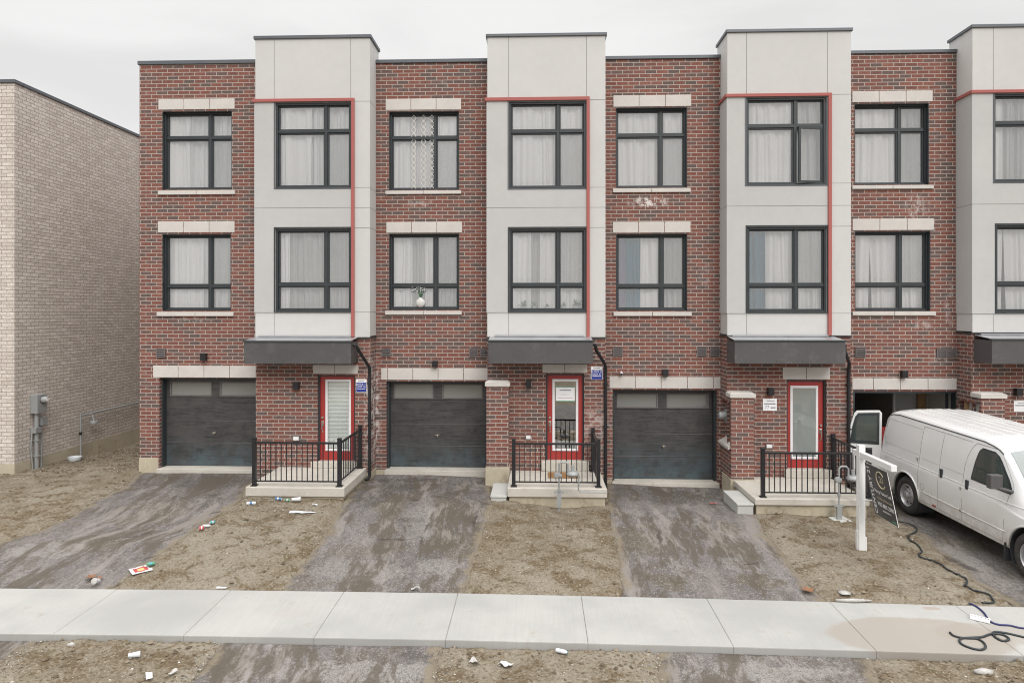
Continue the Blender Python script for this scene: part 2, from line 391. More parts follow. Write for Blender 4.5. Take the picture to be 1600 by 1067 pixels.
def screen_mat():
    m, nt, lk, b = newmat('insect_screen'); out = [n for n in nt if n.type == 'OUTPUT_MATERIAL'][0]
    b.inputs['Base Color'].default_value = (.60, .61, .60, 1); b.inputs['Roughness'].default_value = .6
    t = N(nt, 'ShaderNodeBsdfTransparent'); mxs = nt.new('ShaderNodeMixShader'); mxs.inputs[0].default_value = .24
    lk.new(t.outputs[0], mxs.inputs[1]); lk.new(b.outputs[0], mxs.inputs[2]); lk.new(mxs.outputs[0], out.inputs[0]); return m
M['screen'] = screen_mat()
def garage_mat():
    m, nt, lk, b = newmat('garage_door_paint'); p = pos(nt)
    grain = nz(nt, lk, mapv(nt, lk, p, (2.5, 2.5, 38)), 1, 6, .7, .5)
    dust = nz(nt, lk, mapv(nt, lk, p, (1, 1, 1.2)), 2.2, 8, .75, .1)
    s = nt.new('ShaderNodeSeparateXYZ'); lk.new(p, s.inputs[0])
    low = mr(nt, lk, s.outputs['Z'], .9, .0, 0, 1)
    c = mixc(nt, lk, mr(nt, lk, grain, .3, .7), (.020, .020, .023), (.066, .062, .060))
    c = mixc(nt, lk, mr(nt, lk, dust, .42, .62, 0, .5), c, (.080, .075, .072))
    wear = math_(nt, lk, 'MULTIPLY', low, mr(nt, lk, nz(nt, lk, p, 2.2, 5, .7), .35, .65, .15, .75))
    c = mixc(nt, lk, wear, c, (.065, .10, .115))
    sm = mr(nt, lk, nz(nt, lk, p, 2.6, 8, .8, .2), .54, .66, 0, .65)
    c = mixc(nt, lk, sm, c, (.02, .02, .022))
    lk.new(c, b.inputs['Base Color']); b.inputs['Roughness'].default_value = .42
    bump(nt, lk, grain, .25, .003, b); return m
M['garage_door'] = garage_mat()

def soil_mat():
    m, nt, lk, b = newmat('soil'); p = pos(nt)
    big = nz(nt, lk, p, .55, 5, .6, .4); mid = nz(nt, lk, p, 2.6, 6, .65, .5); fine = nz(nt, lk, p, 26, 5, .7)
    c = mixc(nt, lk, mr(nt, lk, big, .35, .65), (0.171, 0.138, 0.097), (0.228, 0.199, 0.154))
    c = mixc(nt, lk, mr(nt, lk, mid, .50, .60, 0, .8), c, (0.114, 0.082, 0.047))
    c = mixc(nt, lk, mr(nt, lk, mid, .47, .36, 0, .6), c, (0.258, 0.228, 0.182))
    c = mixc(nt, lk, mr(nt, lk, fine, .55, .62, 0, .7), c, (0.065, 0.046, 0.027))  # dark specks in the colour stand in for shade in small crevices
    c = mixc(nt, lk, mr(nt, lk, fine, .46, .38, 0, .7), c, (0.289, 0.258, 0.209))
    g2 = nz(nt, lk, p, 11, 6, .75, .4); c = mixc(nt, lk, mr(nt, lk, g2, .58, .64, 0, .55), c, (0.080, 0.059, 0.036)); c = mixc(nt, lk, mr(nt, lk, g2, .43, .37, 0, .5), c, (0.274, 0.251, 0.205))
    v = N(nt, 'ShaderNodeTexVoronoi'); v.inputs['Scale'].default_value = 16; lk.new(p, v.inputs['Vector'])
    sep_ = nt.new('ShaderNodeSeparateColor'); lk.new(v.outputs['Color'], sep_.inputs[0])
    st = math_(nt, lk, 'MULTIPLY', mr(nt, lk, v.outputs['Distance'], .22, .14), math_(nt, lk, 'GREATER_THAN', sep_.outputs[0], .92))
    c = mixc(nt, lk, st, c, mixc(nt, lk, sep_.outputs[1], (0.228, 0.205, 0.167), (0.418, 0.395, 0.350)))
    lk.new(c, b.inputs['Base Color']); b.inputs['Roughness'].default_value = .95; b.inputs['Specular IOR Level'].default_value = .15
    h = math_(nt, lk, 'ADD', math_(nt, lk, 'MULTIPLY', mid, 1.5), math_(nt, lk, 'ADD', fine, math_(nt, lk, 'MULTIPLY', st, .5)))
    bump(nt, lk, h, 1.0, .02, b); return m
M['soil'] = soil_mat()
def asphalt_mat(name, dusty=.6, seedv=0.0, patches=(), cracks=(), edge=True):
    m, nt, lk, b = newmat(name); p = mapv(nt, lk, pos(nt), (1, 1, 1), (seedv, seedv * .7, 0))
    wp = pos(nt)
    st = mapv(nt, lk, p, (1.5, .55, 1)); big = nz(nt, lk, st, .9, 10, .70, .35); mid = nz(nt, lk, st, 2.4, 10, .78, .2); fine = nz(nt, lk, p, 70, 4, .8); f2 = nz(nt, lk, p, 28, 4, .7)
    c = mixc(nt, lk, mr(nt, lk, mid, .35, .65), (0.119, 0.107, 0.103), (0.189, 0.172, 0.165))
    c = mixc(nt, lk, mr(nt, lk, big, .50, .64, 0, dusty), c, (0.290, 0.264, 0.253))
    dirt = mr(nt, lk, nz(nt, lk, mapv(nt, lk, p, (1.1, .6, 1), (5, 3, 0)), .9, 9, .7, .4), .54, .62, 0, .6)
    c = mixc(nt, lk, dirt, c, (0.110, 0.092, 0.067))
    dk = mr(nt, lk, nz(nt, lk, mapv(nt, lk, p, (1.3, .8, 1), (9, 1, 0)), 1.6, 9, .75, .5), .59, .67, 0, .6)
    c = mixc(nt, lk, dk, c, (0.066, 0.058, 0.053))
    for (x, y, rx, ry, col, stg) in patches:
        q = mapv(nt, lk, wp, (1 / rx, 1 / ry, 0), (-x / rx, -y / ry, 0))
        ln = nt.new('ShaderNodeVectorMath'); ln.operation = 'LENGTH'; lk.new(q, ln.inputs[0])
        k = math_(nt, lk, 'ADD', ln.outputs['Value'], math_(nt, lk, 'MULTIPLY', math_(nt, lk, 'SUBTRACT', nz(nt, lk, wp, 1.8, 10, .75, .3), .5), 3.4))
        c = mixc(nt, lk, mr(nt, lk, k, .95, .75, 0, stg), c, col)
    c = mixc(nt, lk, mr(nt, lk, fine, .50, .57, 0, .8), c, (0.053, 0.048, 0.046))
    c = mixc(nt, lk, mr(nt, lk, f2, .44, .38, 0, .6), c, (0.334, 0.308, 0.290))
    f3 = nz(nt, lk, p, 15, 6, .8); c = mixc(nt, lk, mr(nt, lk, f3, .54, .59, 0, .6), c, (0.075, 0.069, 0.063)); c = mixc(nt, lk, mr(nt, lk, f3, .44, .36, 0, .35), c, (0.290, 0.273, 0.255))
    if edge:
        al = nt.new('ShaderNodeAttribute'); al.attribute_name = 'along'; av = al.outputs['Vector']
        s1 = nz(nt, lk, mapv(nt, lk, av, (1.5, .42, 1), (seedv, 0, 0)), 1, 10, .74, .15); s2 = nz(nt, lk, mapv(nt, lk, av, (2.2, .45, 1), (seedv + 7, 3, 0)), 1, 10, .76, .15)
        c = mixc(nt, lk, mr(nt, lk, s1, .505, .56, 0, .78), c, mixc(nt, lk, f2, (0.045, 0.037, 0.028), (0.125, 0.102, 0.075)))
        c = mixc(nt, lk, mr(nt, lk, s2, .52, .60, 0, .58), c, mixc(nt, lk, f2, (0.190, 0.171, 0.155), (0.340, 0.307, 0.282)))
        c = mixc(nt, lk, mr(nt, lk, s1, .46, .38, 0, .30), c, mixc(nt, lk, f2, (0.170, 0.151, 0.136), (0.300, 0.268, 0.244)))
        at = nt.new('ShaderNodeAttribute'); at.attribute_name = 'edge'
        en = math_(nt, lk, 'ADD', at.outputs['Fac'], math_(nt, lk, 'MULTIPLY', math_(nt, lk, 'SUBTRACT', nz(nt, lk, wp, 3.0, 8, .75, .3), .5), .85))
        c = mixc(nt, lk, mr(nt, lk, en, .20, .06, 0, .85), c, mixc(nt, lk, f3, (0.120, 0.093, 0.061), (0.270, 0.229, 0.169)))
        dkl = math_(nt, lk, 'MULTIPLY', mr(nt, lk, at.outputs['Fac'], .07, .02), mr(nt, lk, nz(nt, lk, wp, 5, 6, .8), .45, .60, 0, .8)); c = mixc(nt, lk, dkl, c, (0.035, 0.029, 0.025))
    for (pts_, wd) in cracks:
        for (x0_, y0_), (x1_, y1_) in zip(pts_[:-1], pts_[1:]):
            cx_, cy_ = (x0_ + x1_) / 2, (y0_ + y1_) / 2; L_ = math.hypot(x1_ - x0_, y1_ - y0_) / 2 + .02; an_ = math.atan2(y1_ - y0_, x1_ - x0_)
            dv2 = nt.new('ShaderNodeVectorMath'); dv2.operation = 'MULTIPLY_ADD'; lk.new(nz(nt, lk, wp, 5, 6, .8, out='Color'), dv2.inputs[0]); dv2.inputs[1].default_value = (.26, .26, 0); lk.new(wp, dv2.inputs[2])
            sh = nt.new('ShaderNodeVectorMath'); sh.operation = 'SUBTRACT'; lk.new(dv2.outputs[0], sh.inputs[0]); sh.inputs[1].default_value = (cx_ + .13, cy_ + .13, 0)
            rt_ = nt.new('ShaderNodeVectorRotate'); rt_.rotation_type = 'Z_AXIS'; rt_.inputs['Angle'].default_value = -an_; lk.new(sh.outputs[0], rt_.inputs['Vector'])
            q = mapv(nt, lk, rt_.outputs[0], (1 / L_, 1 / wd, 0)); ln = nt.new('ShaderNodeVectorMath'); ln.operation = 'LENGTH'; lk.new(q, ln.inputs[0])
            c = mixc(nt, lk, mr(nt, lk, ln.outputs['Value'], 1.1, .5, 0, .7), c, (0.045, 0.037, 0.031))
    lk.new(c, b.inputs['Base Color']); b.inputs['Roughness'].default_value = .85; b.inputs['Specular IOR Level'].default_value = .3
    bump(nt, lk, math_(nt, lk, 'ADD', fine, f2), .8, .008, b); return m
def sidewalk_mat(patches):
    m, nt, lk, b = newmat('sidewalk_concrete'); p = pos(nt)
    big = nz(nt, lk, p, .8, 5); sw = nz(nt, lk, mapv(nt, lk, p, (60, 1.6, 1)), 1, 3, .5); fine = nz(nt, lk, p, 60, 4, .7)
    c = mixc(nt, lk, mr(nt, lk, big, .3, .7), (.315, .313, .303), (.39, .384, .368))
    c = mixc(nt, lk, mr(nt, lk, sw, .3, .7, 0, .25), c, (.30, .295, .28), 'MIX')
    c = mixc(nt, lk, mr(nt, lk, nz(nt, lk, p, 3.2, 6, .7, .6), .58, .74, 0, .45), c, (.27, .235, .185))
    c = mixc(nt, lk, mr(nt, lk, fine, .56, .7, 0, .25), c, (.22, .2, .17))
    c = mixc(nt, lk, mr(nt, lk, nz(nt, lk, mapv(nt, lk, p, (1.5, 3, 1)), 2.2, 6, .8, 1.5), .66, .72, 0, .5), c, (.13, .115, .10))
    for (x, y, rx, ry, stg, col) in patches:
        q = mapv(nt, lk, p, (1 / rx, 1 / ry, 0), (-x / rx, -y / ry, 0))
        ln = nt.new('ShaderNodeVectorMath'); ln.operation = 'LENGTH'; lk.new(q, ln.inputs[0])
        k = math_(nt, lk, 'ADD', ln.outputs['Value'], math_(nt, lk, 'MULTIPLY', math_(nt, lk, 'SUBTRACT', nz(nt, lk, p, 1.5, 5, .6), .5), .5))
        c = mixc(nt, lk, mr(nt, lk, k, 1.02, .88, 0, stg), c, col)
    lk.new(c, b.inputs['Base Color']); b.inputs['Roughness'].default_value = .88; b.inputs['Specular IOR Level'].default_value = .25
    bump(nt, lk, math_(nt, lk, 'ADD', fine, sw), .25, .004, b); return m

# ------------------------------------------------------------------ ground levels
YS0, YS1 = -5.97, -7.37                          # back and front edges of the sidewalk
XA = [-30, -12.8, -9.6, -8.0, -2.4, 0.5, 3.0, 8.0, 12, 30]
ZA = [-.2, -.15, -.04, -.03, -.03, -.14, -.25, -.36, -.38, -.4]
XSw = [-30, -8.4, -4.7, -1.2, 2.5, 4.4, 7.2, 30]
ZSw = [-.50, -.43, -.402, -.395, -.418, -.44, -.475, -.56]
XM = [-30, -12.8, -8, -2.4, .6, 3.6, 8, 30]
ZM = [-.14, -.12, -.04, -.01, -.10, -.19, -.36, -.4]
def zA(x): return float(np.interp(x, XA, ZA))
def zS(x): return float(np.interp(x, XSw, ZSw))
def base(x, y):
    if y >= 0:
        return zA(x) + (-.35 - zA(x)) * smoothstep(0.2, 5.0, y)
    if y >= YS0:
        zm = float(np.interp(x, XM, ZM)); a = zA(x)
        if y > -2.5: return a + (zm - a) * (-y / 2.5)
        t = (y + 2.5) / (YS0 + 2.5); return zm + (zS(x) - zm) * (t * .75 + .25 * t * t)
    if y >= YS1: return zS(x) - .02 * (YS0 - y)
    return zS(x) - .03 - .085 - .012 * (YS1 - y)
def onG(px, py, off=0.0):
    z = -.3
    for _ in range(8):
        x, y = onZ(px, py, z + off); z = base(x, y)
    return x, y
def onS(px, py):
    x, y = onG(px, py)
    for _ in range(6): x, y = onZ(px, py, gz(x, y))
    return x, y
def edge(pts):
    w = sorted([onG(*p) for p in pts], key=lambda q: q[1]); ys = [q[1] for q in w]; xs = [q[0] for q in w]
    return lambda y: float(np.interp(y, ys, xs))
def wob(y, s): return .05 * noise.noise(Vector((y * 1.3, s, 0))) + .03 * noise.noise(Vector((y * 5, s, 3)))
drives = [
    (edge([(216, 738), (187, 763), (144, 782), (108, 808), (60, 828), (0, 845)]), edge([(384, 766), (382, 779), (326, 815), (240, 875), (190, 912), (172, 919)])),
    (edge([(569, 738), (534, 783), (506, 832), (472, 876), (437, 921)]), edge([(764, 742), (774, 783), (772, 795), (759, 829), (747, 863), (737, 904), (730, 927)])),
    (edge([(946, 755), (948, 800), (963, 870), (968, 932)]), edge([(1135, 760), (1152, 792), (1181, 802), (1203, 838), (1226, 862), (1258, 902), (1294, 937)])),
    (edge([(1345, 762), (1375, 795), (1400, 812), (1440, 840), (1475, 872), (1525, 912), (1575, 942)]), lambda y: 9.95),
]
aprons = [
    (lambda y: -15.0, edge([(68, 996), (32, 1022), (0, 1046)])),
    (edge([(348, 1000), (325, 1025), (292, 1062)]), edge([(700, 1005), (690, 1030), (685, 1067)])),
    (edge([(1022, 1010), (1022, 1067)]), edge([(1362, 1020), (1372, 1045), (1382, 1067)])),
]
def inside_drive(x, y):
    """signed distance-like: positive inside a drive or apron"""
    best = -9
    if y > YS0 - .05 and y < .05:
        for l, r in drives: best = max(best, min(x - l(y), r(y) - x))
    if y < YS1 + .05 and y > -10.1:
        for l, r in aprons: best = max(best, min(x - l(y), r(y) - x))
    return best
UXB = [-6.55, -1.16, 4.29, 9.71]
def soil_h(x, y):
    z = base(x, y)
    if -16 < x < 13 and -10.2 < y < 7:
        d = inside_drive(x, y)
        n = .035 * noise.noise(Vector((x * .9, y * .9, 0))) + +.026 * noise.noise(Vector((x * 3.1, y * 3.1, 2))) + .020 * noise.noise(Vector((x * 8, y * 8, 5))) + .013 * noise.noise(Vector((x * 21, y * 21, 8)))
        if d > 0: z -= .05 * smoothstep(0, .12, d)
        else:
            z += n * smoothstep(0, .25, -d) + .015 * smoothstep(0, .1, -d)
            if y < 0:                                           # soil banked up against the porches
                for i, (cx, hh) in enumerate(((-5.2, .00), (.4, -.10), (5.9, .02))):
                    z += hh * math.exp(-((x - cx) / 1.1) ** 2) * smoothstep(-4.6, -2.6, y)
        if YS1 - .02 < y < YS0 + .02: z = base(x, y) - .12
        elif YS0 <= y < YS0 + .15: z = base(x, y) + min(.0, z - base(x, y)) - .015
    if y < -9.9: z = base(x, -9.9) - .22 * smoothstep(-9.9, -10.3, y)
    return z
def gz(x, y):
    if YS1 <= y <= YS0: return base(x, y)
    return base(x, y) + .015 if inside_drive(x, y) > 0 else soil_h(x, y)
def axis(lo, hi, step, far):
    a = list(np.arange(lo, hi + 1e-6, step)); s = step; x = hi; rt = []
    while x < far: s *= 1.45; x += s; rt.append(x)
    s = step; x = lo; lf = []
    while x > -far: s *= 1.45; x -= s; lf.append(x)
    return np.array(lf[::-1] + a + rt)
gx = axis(-14.2, 9.8, .045, 900); gy = axis(-8.9, 1.2, .045, 900)
nx, ny = len(gx), len(gy)
gv = np.zeros((ny, nx, 3))
for j, y in enumerate(gy):
    for i, x in enumerate(gx): gv[j, i] = (x, y, soil_h(float(x), float(y)))
idx = np.arange(nx * ny).reshape(ny, nx)
gf = np.stack([idx[:-1, :-1], idx[:-1, 1:], idx[1:, 1:], idx[1:, :-1]], -1).reshape(-1, 4)
me = bpy.data.meshes.new('ground'); me.vertices.add(nx * ny); me.vertices.foreach_set('co', gv.ravel())
me.loops.add(gf.size); me.loops.foreach_set('vertex_index', gf.ravel().astype(np.int32))
me.polygons.add(len(gf)); me.polygons.foreach_set('loop_start', np.arange(0, gf.size, 4, dtype=np.int32))
me.update(calc_edges=True); me.materials.append(M['soil']); me.polygons.foreach_set('use_smooth', [True] * len(gf))
go = bpy.data.objects.new('ground', me); C.objects.link(go); tag(go, kind='structure')

def strip(name, l, r, y0, y1, mat, lift=-.002, wb=1, seed=0, n=100, k=30):
    mb = MB(); vs = []; eds = []; duv = []
    for j in range(n + 1):
        y = y0 + (y1 - y0) * j / n
        a = l(y) + wb * wob(y, seed); b = r(y) + wb * wob(y, seed + 7)
        for i in range(k + 1):
            t = i / k; t = t if 0 < i < k else t; t = .5 - .5 * math.cos(math.pi * t) if wb else t; x = a + (b - a) * t
            e = min(t, 1 - t) * (b - a)
            z = base(x, y) + lift + .010 * noise.noise(Vector((x * 1.2, y * 1.2, seed))) + .004 * noise.noise(Vector((x * 6, y * 6, seed)))
            z -= .045 * (1 - smoothstep(0, .05, e))
            vs.append((x, y, z)); eds.append(e); duv.append((t * (b - a), y, seed))
    fs = [(j * (k + 1) + i, j * (k + 1) + i + 1, (j + 1) * (k + 1) + i + 1, (j + 1) * (k + 1) + i) for j in range(n) for i in range(k)]
    if y1 > y0: pass
    mb.mesh(vs, fs)
    o = mb.build(name, mat, smooth=True, origin=(0, 0, 0)); tag(o, kind='structure')
    at = o.data.attributes.new('edge', 'FLOAT', 'POINT'); at.data.foreach_set('value', eds)
    at = o.data.attributes.new('along', 'FLOAT_VECTOR', 'POINT'); at.data.foreach_set('vector', np.array(duv).ravel()); return o
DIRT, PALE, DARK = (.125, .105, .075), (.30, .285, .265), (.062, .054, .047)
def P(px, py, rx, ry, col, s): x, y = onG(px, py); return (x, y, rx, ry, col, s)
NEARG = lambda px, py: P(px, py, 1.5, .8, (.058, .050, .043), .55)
pa = [
    [P(240, 800, .9, .9, DIRT, .7), P(150, 850, .8, .35, DIRT, .7), P(320, 785, .35, .5, DARK, .6), P(60, 860, 1.0, .3, PALE, .6), P(290, 840, .6, .5, PALE, .35), NEARG(330, 752)],
    [P(610, 785, .35, .85, DIRT, .85), P(625, 760, .5, .3, DARK, .6), P(700, 780, .35, .7, DIRT, .8), P(720, 770, .4, .8, DARK, .5), P(640, 812, .3, .12, DARK, .8), P(560, 860, .8, .3, DIRT, .5), P(690, 860, .45, .5, DARK, .45), P(560, 890, .9, .35, PALE, .35), P(690, 885, .45, .3, PALE, .5), P(660, 815, .35, .9, PALE, .35), P(650, 750, 1.3, .22, DARK, .7), P(580, 775, .5, .8, DARK, .6), P(745, 800, .3, .9, DARK, .6), P(720, 850, .4, .6, DIRT, .6), NEARG(670, 760)],
    [P(1005, 845, .38, .75, DIRT, .95), P(1000, 870, .35, .4, DARK, .35), P(1140, 825, .26, .42, DIRT, .9), P(1040, 908, .35, .28, DIRT, .8), P(1185, 908, .42, .28, DIRT, .9), P(1145, 850, .3, .6, PALE, .5), P(1050, 875, .2, .6, PALE, .5), P(1160, 880, .4, .35, PALE, .5), P(1050, 770, 1.2, .45, DARK, .45), P(1080, 860, .55, .9, (.17, .155, .155), .5), NEARG(1040, 775)],
    [P(1500, 850, .6, .5, DIRT, .7), P(1520, 880, .25, .9, PALE, .7), P(1450, 830, .3, .4, DARK, .5), P(1560, 900, .6, .3, (.2, .18, .17), .6)],
]
G_ = lambda *q: [onG(*p) for p in q]
cr_ = [[(G_((190, 840), (222, 835), (240, 829)), .035), (G_((215, 875), (250, 866)), .03), (G_((330, 803), (345, 798)), .04)],
       [(G_((676, 798), (672, 815), (660, 835), (656, 852)), .028), (G_((590, 841), (610, 842), (634, 844)), .06), (G_((640, 782), (656, 780)), .07), (G_((744, 800), (740, 830)), .03)],
       [(G_((1028, 826), (1033, 850)), .05), (G_((1160, 882), (1190, 878)), .04)], [(G_((1470, 866), (1500, 880), (1530, 893)), .10)]]
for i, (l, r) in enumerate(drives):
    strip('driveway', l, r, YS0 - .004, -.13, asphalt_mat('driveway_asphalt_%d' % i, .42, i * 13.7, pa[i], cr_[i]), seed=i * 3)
pb = [[], [P(650, 1022, .35, .12, DARK, .5), P(360, 1040, .3, .4, DIRT, .6), P(560, 1050, 1.2, .3, PALE, .7)], [P(1150, 1018, 1.1, .1, DARK, .6), P(1330, 1035, .35, .25, DARK, .5), P(1200, 1050, 1.0, .25, PALE, .6)]]
for i, (l, r) in enumerate(aprons):
    strip('driveway_apron', l, r, -9.95, YS1 - .012, asphalt_mat('apron_asphalt_%d' % i, .9, 50 + i * 9.1, pb[i]), seed=20 + i * 3, n=70)

# sidewalk: concrete bays with open joints
xw, yw = onG(1440, 992); xv, yv = onG(1545, 990)
M['sidewalk'] = sidewalk_mat([(xw - .02, yw - .02, 1.28, .56, .72, (.285, .250, .215)), (xv, yv, .75, .32, .5, (.285, .250, .215)), (onG(455, 957)[0], onG(455, 957)[1], .3, .14, .13, (.33, .27, .24)), (onG(1455, 950)[0], onG(1455, 950)[1], .14, .06, .5, (.30, .21, .17))])
mb = MB().m(M['sidewalk'])
jx = [X_(p, YS0) for p in (184, 361, 537.5, 715.6, 908, 1104, 1296)]
jx = [jx[0] - 1.81 * k for k in (12, 11, 10, 9, 8, 7, 6, 5, 4, 3, 2, 1)] + jx + [jx[-1] + 1.81 * k for k in range(1, 12)]
for a, b in zip(jx[:-1], jx[1:]):
    g = .002; n = 4; x0, x1 = a + g, b - g; vs = []
    for (y, dz) in ((YS0, -.006), (YS0 - .008, 0), (YS1 + .012, 0), (YS1 + .003, -.004), (YS1, -.014), (YS1, -.17)):
        for x, dd in ((x0, -.006), (x0 + .008, 0), (x1 - .008, 0), (x1, -.006)):
            vs.append((x, y, zS(x) - .02 * (YS0 - y) + dz + dd))
    fs = [(j * n + i, (j + 1) * n + i, (j + 1) * n + i + 1, j * n + i + 1) for j in range(5) for i in range(n - 1)]
    for k in (0, n - 1):
        ids = [j * n + k for j in range(6)]
        q = len(vs); vs.append((vs[ids[0]][0], YS0, vs[ids[5]][2])); fs.append(tuple(ids + [q]) if k == 0 else tuple((ids + [q])[::-1]))
    mb.mesh(vs, fs)
mb.m(M['joint']); xa, xb = jx[0], jx[-1]
for a, b in zip(jx[:-1], jx[1:]):
    mb.face([(a, YS0 - .01, zS(a) - .03), (a, YS1 + .02, zS(a) - .06), (b, YS1 + .02, zS(b) - .06), (b, YS0 - .01, zS(b) - .03)])
sw = mb.build('sidewalk', None, origin=(0, 0, 0)); tag(sw, kind='structure')
# street behind the camera's foot of view: kerb and road
mb = MB().m(M['foundation']); mb.box(-60, 60, -10.18, -10.0, -.95, -.60); tag(mb.build('kerb', None, bevel=.02), kind='structure')
mb = MB(); mb.face([(-150, -18.6, -.755), (150, -18.6, -.755), (150, -10.185, -.755), (-150, -10.185, -.755)])
tag(mb.build('road', asphalt_mat('road_asphalt', .5, 77, edge=False)), kind='structure')

# ------------------------------------------------------------------ wall helpers
def wall_y(mb, x0, x1, z0, z1, y, ops, depth, reveal_mat=None):
    xs = sorted({x0, x1} | {v for o in ops for v in o[:2] if x0 < v < x1}); zs = sorted({z0, z1} | {v for o in ops for v in o[2:4] if z0 < v < z1})
    for a, b in zip(xs[:-1], xs[1:]):
        for c, d in zip(zs[:-1], zs[1:]):
            cx, cz = (a + b) / 2, (c + d) / 2
            if any(o[0] < cx < o[1] and o[2] < cz < o[3] for o in ops): continue
            mb.face([(a, y, c), (b, y, c), (b, y, d), (a, y, d)])
    for (a, b, c, d) in ops:
        e = y + depth
        mb.face([(a, y, c), (a, y, d), (a, e, d), (a, e, c)]); mb.face([(b, y, c), (b, e, c), (b, e, d), (b, y, d)])
        mb.face([(a, y, d), (b, y, d), (b, e, d), (a, e, d)]); mb.face([(a, y, c), (a, e, c), (b, e, c), (b, y, c)])
def wall_x(mb, y0, y1, z0, z1, x, ops, depth):
    ys = sorted({y0, y1} | {v for o in ops for v in o[:2]}); zs = sorted({z0, z1} | {v for o in ops for v in o[2:4]})
    for a, b in zip(ys[:-1], ys[1:]):
        for c, d in zip(zs[:-1], zs[1:]):
            cx, cz = (a + b) / 2, (c + d) / 2
            if any(o[0] < cx < o[1] and o[2] < cz < o[3] for o in ops): continue
            mb.face([(x, a, c), (x, a, d), (x, b, d), (x, b, c)])
    for (a, b, c, d) in ops:
        e = x + depth
        mb.face([(x, a, c), (e, a, c), (e, a, d), (x, a, d)]); mb.face([(x, b, c), (x, b, d), (e, b, d), (e, b, c)])
        mb.face([(x, a, d), (e, a, d), (e, b, d), (x, b, d)]); mb.face([(x, a, c), (x, b, c), (e, b, c), (e, a, c)])
        mb.face([(e, a, c), (e, b, c), (e, b, d), (e, a, d)])
def window(par, x0, x1, z0, z1, y, mx_, tz, surround=0.0, open_sash=False, nm='window', rec=0.0):
    """frame with mullion and transom, four sashes, panes behind"""
    x0 += .003; x1 -= .003; z0 += .003; z1 -= .003
    f = MB(); w = .045
    if rec: f.box(x0, x0 + .012, y + .004, y + rec + .01, z0, z1); f.box(x1 - .012, x1, y + .004, y + rec + .01, z0, z1); f.box(x0 + .012, x1 - .012, y + .004, y + rec + .01, z1 - .012, z1)
    y += rec
    ya, yb = y + .015, y + .13
    f.box(x0, x1, ya, yb, z1 - w, z1); f.box(x0, x1, ya, yb, z0, z0 + w)
    f.box(x0, x0 + w, ya + .002, yb, z0 + w, z1 - w); f.box(x1 - w, x1, ya + .002, yb, z0 + w, z1 - w)
    m = .03; f.box(mx_ - m, mx_ + m, ya + .03, yb, z0 + w, z1 - w)
    f.box(x0 + w, mx_ - m, ya + .025, yb, tz - m, tz + m); f.box(mx_ + m, x1 - w, ya + .025, yb, tz - m, tz + m)
    wo_ = f.build(nm, M['frame'], par, bevel=.003)
    upper_small = (z1 - tz) < (tz - z0)
    cells = [(x0 + w, mx_ - m, z0 + w, tz - m), (mx_ + m, x1 - w, z0 + w, tz - m), (x0 + w, mx_ - m, tz + m, z1 - w), (mx_ + m, x1 - w, tz + m, z1 - w)]
    for k, (a, b, c, d) in enumerate(cells):
        s = .032
        if open_sash and k == 1:
            # casement hinged on the left, swung outwards
            an = R(11); hx, hy = b, ya + .03; sb = MB(); gb = MB(); W = b - a
            def pt(u, v, zz): return (hx - u * math.cos(an) - v * math.sin(an), hy - u * math.sin(an) + v * math.cos(an), zz)
            def bx(q, u0, u1, c0, c1, v0=0, v1=.035):
                vs = [pt(u, v, zz) for zz in (c0, c1) for v in (v0, v1) for u in (u0, u1)]
                q.mesh(vs, [(0, 2, 3, 1), (4, 5, 7, 6), (0, 1, 5, 4), (2, 6, 7, 3), (0, 4, 6, 2), (1, 3, 7, 5)])
            sw_ = .05
            bx(sb, 0, W, c, c + sw_); bx(sb, 0, W, d - sw_, d); bx(sb, 0, sw_, c + sw_, d - sw_); bx(sb, W - sw_, W, c + sw_, d - sw_)
            sb.build('sash', M['frame'], wo_)
            bx(gb, sw_, W - sw_, c + sw_, d - sw_, .014, .020); gb.build('pane', M['glass'], wo_)
            continue
        sb = MB(); y1_, y2_ = y + .065, y + .125
        sb.box(a, b, y1_, y2_, c, c + s); sb.box(a, b, y1_, y2_, d - s, d)
        sb.box(a, a + s, y1_ + .001, y2_, c + s, d - s); sb.box(b - s, b, y1_ + .001, y2_, c + s, d - s)
        sb.build('sash', M['frame'], wo_, bevel=.004)
        gb = MB(); gb.box(a + s - .004, b - s + .004, y + .092, y + .098, c + s - .004, d - s + .004); gb.build('pane', M['glass'], wo_)
        if (k == 1 and upper_small) or (k == 3 and not upper_small):
            gb = MB(); gb.box(a + s, b - s, y + .106, y + .107, c + s, d - s); gb.build('insect_screen', M['screen'], wo_)
    return wo_
def split_stone(par, x0, x1, z0, z1, y, joints, out=.012, nm='lintel', bev=.006):
    mb = MB(); js = [x0] + list(joints) + [x1]
    for a, b in zip(js[:-1], js[1:]): mb.box(a + (.006 if a > x0 else 0), b - (.006 if b < x1 else 0), y - out, y + .12, z0, z1)
    return mb.build(nm, M['stone'], par, bevel=bev)
def text_mesh(mb, body, size, mat, Mx, extrude=.001, align='CENTER', sx=1.0):
    cu = bpy.data.curves.new('t', 'FONT'); cu.body = body; cu.size = size; cu.align_x = align; cu.align_y = 'CENTER'; cu.extrude = extrude; cu.resolution_u = 3
    cu.space_character = 1.02
    ob = bpy.data.objects.new('t', cu); C.objects.link(ob)
    bpy.context.view_layer.update()
    me_ = bpy.data.meshes.new_from_object(ob.evaluated_get(bpy.context.evaluated_depsgraph_get()))
    bpy.data.objects.remove(ob); bpy.data.curves.remove(cu)
    mb.m(mat); mb.mesh([Mx @ Vector((v.co.x * sx, v.co.y, v.co.z)) for v in me_.vertices], [tuple(p.vertices) for p in me_.polygons])
    bpy.data.meshes.remove(me_)
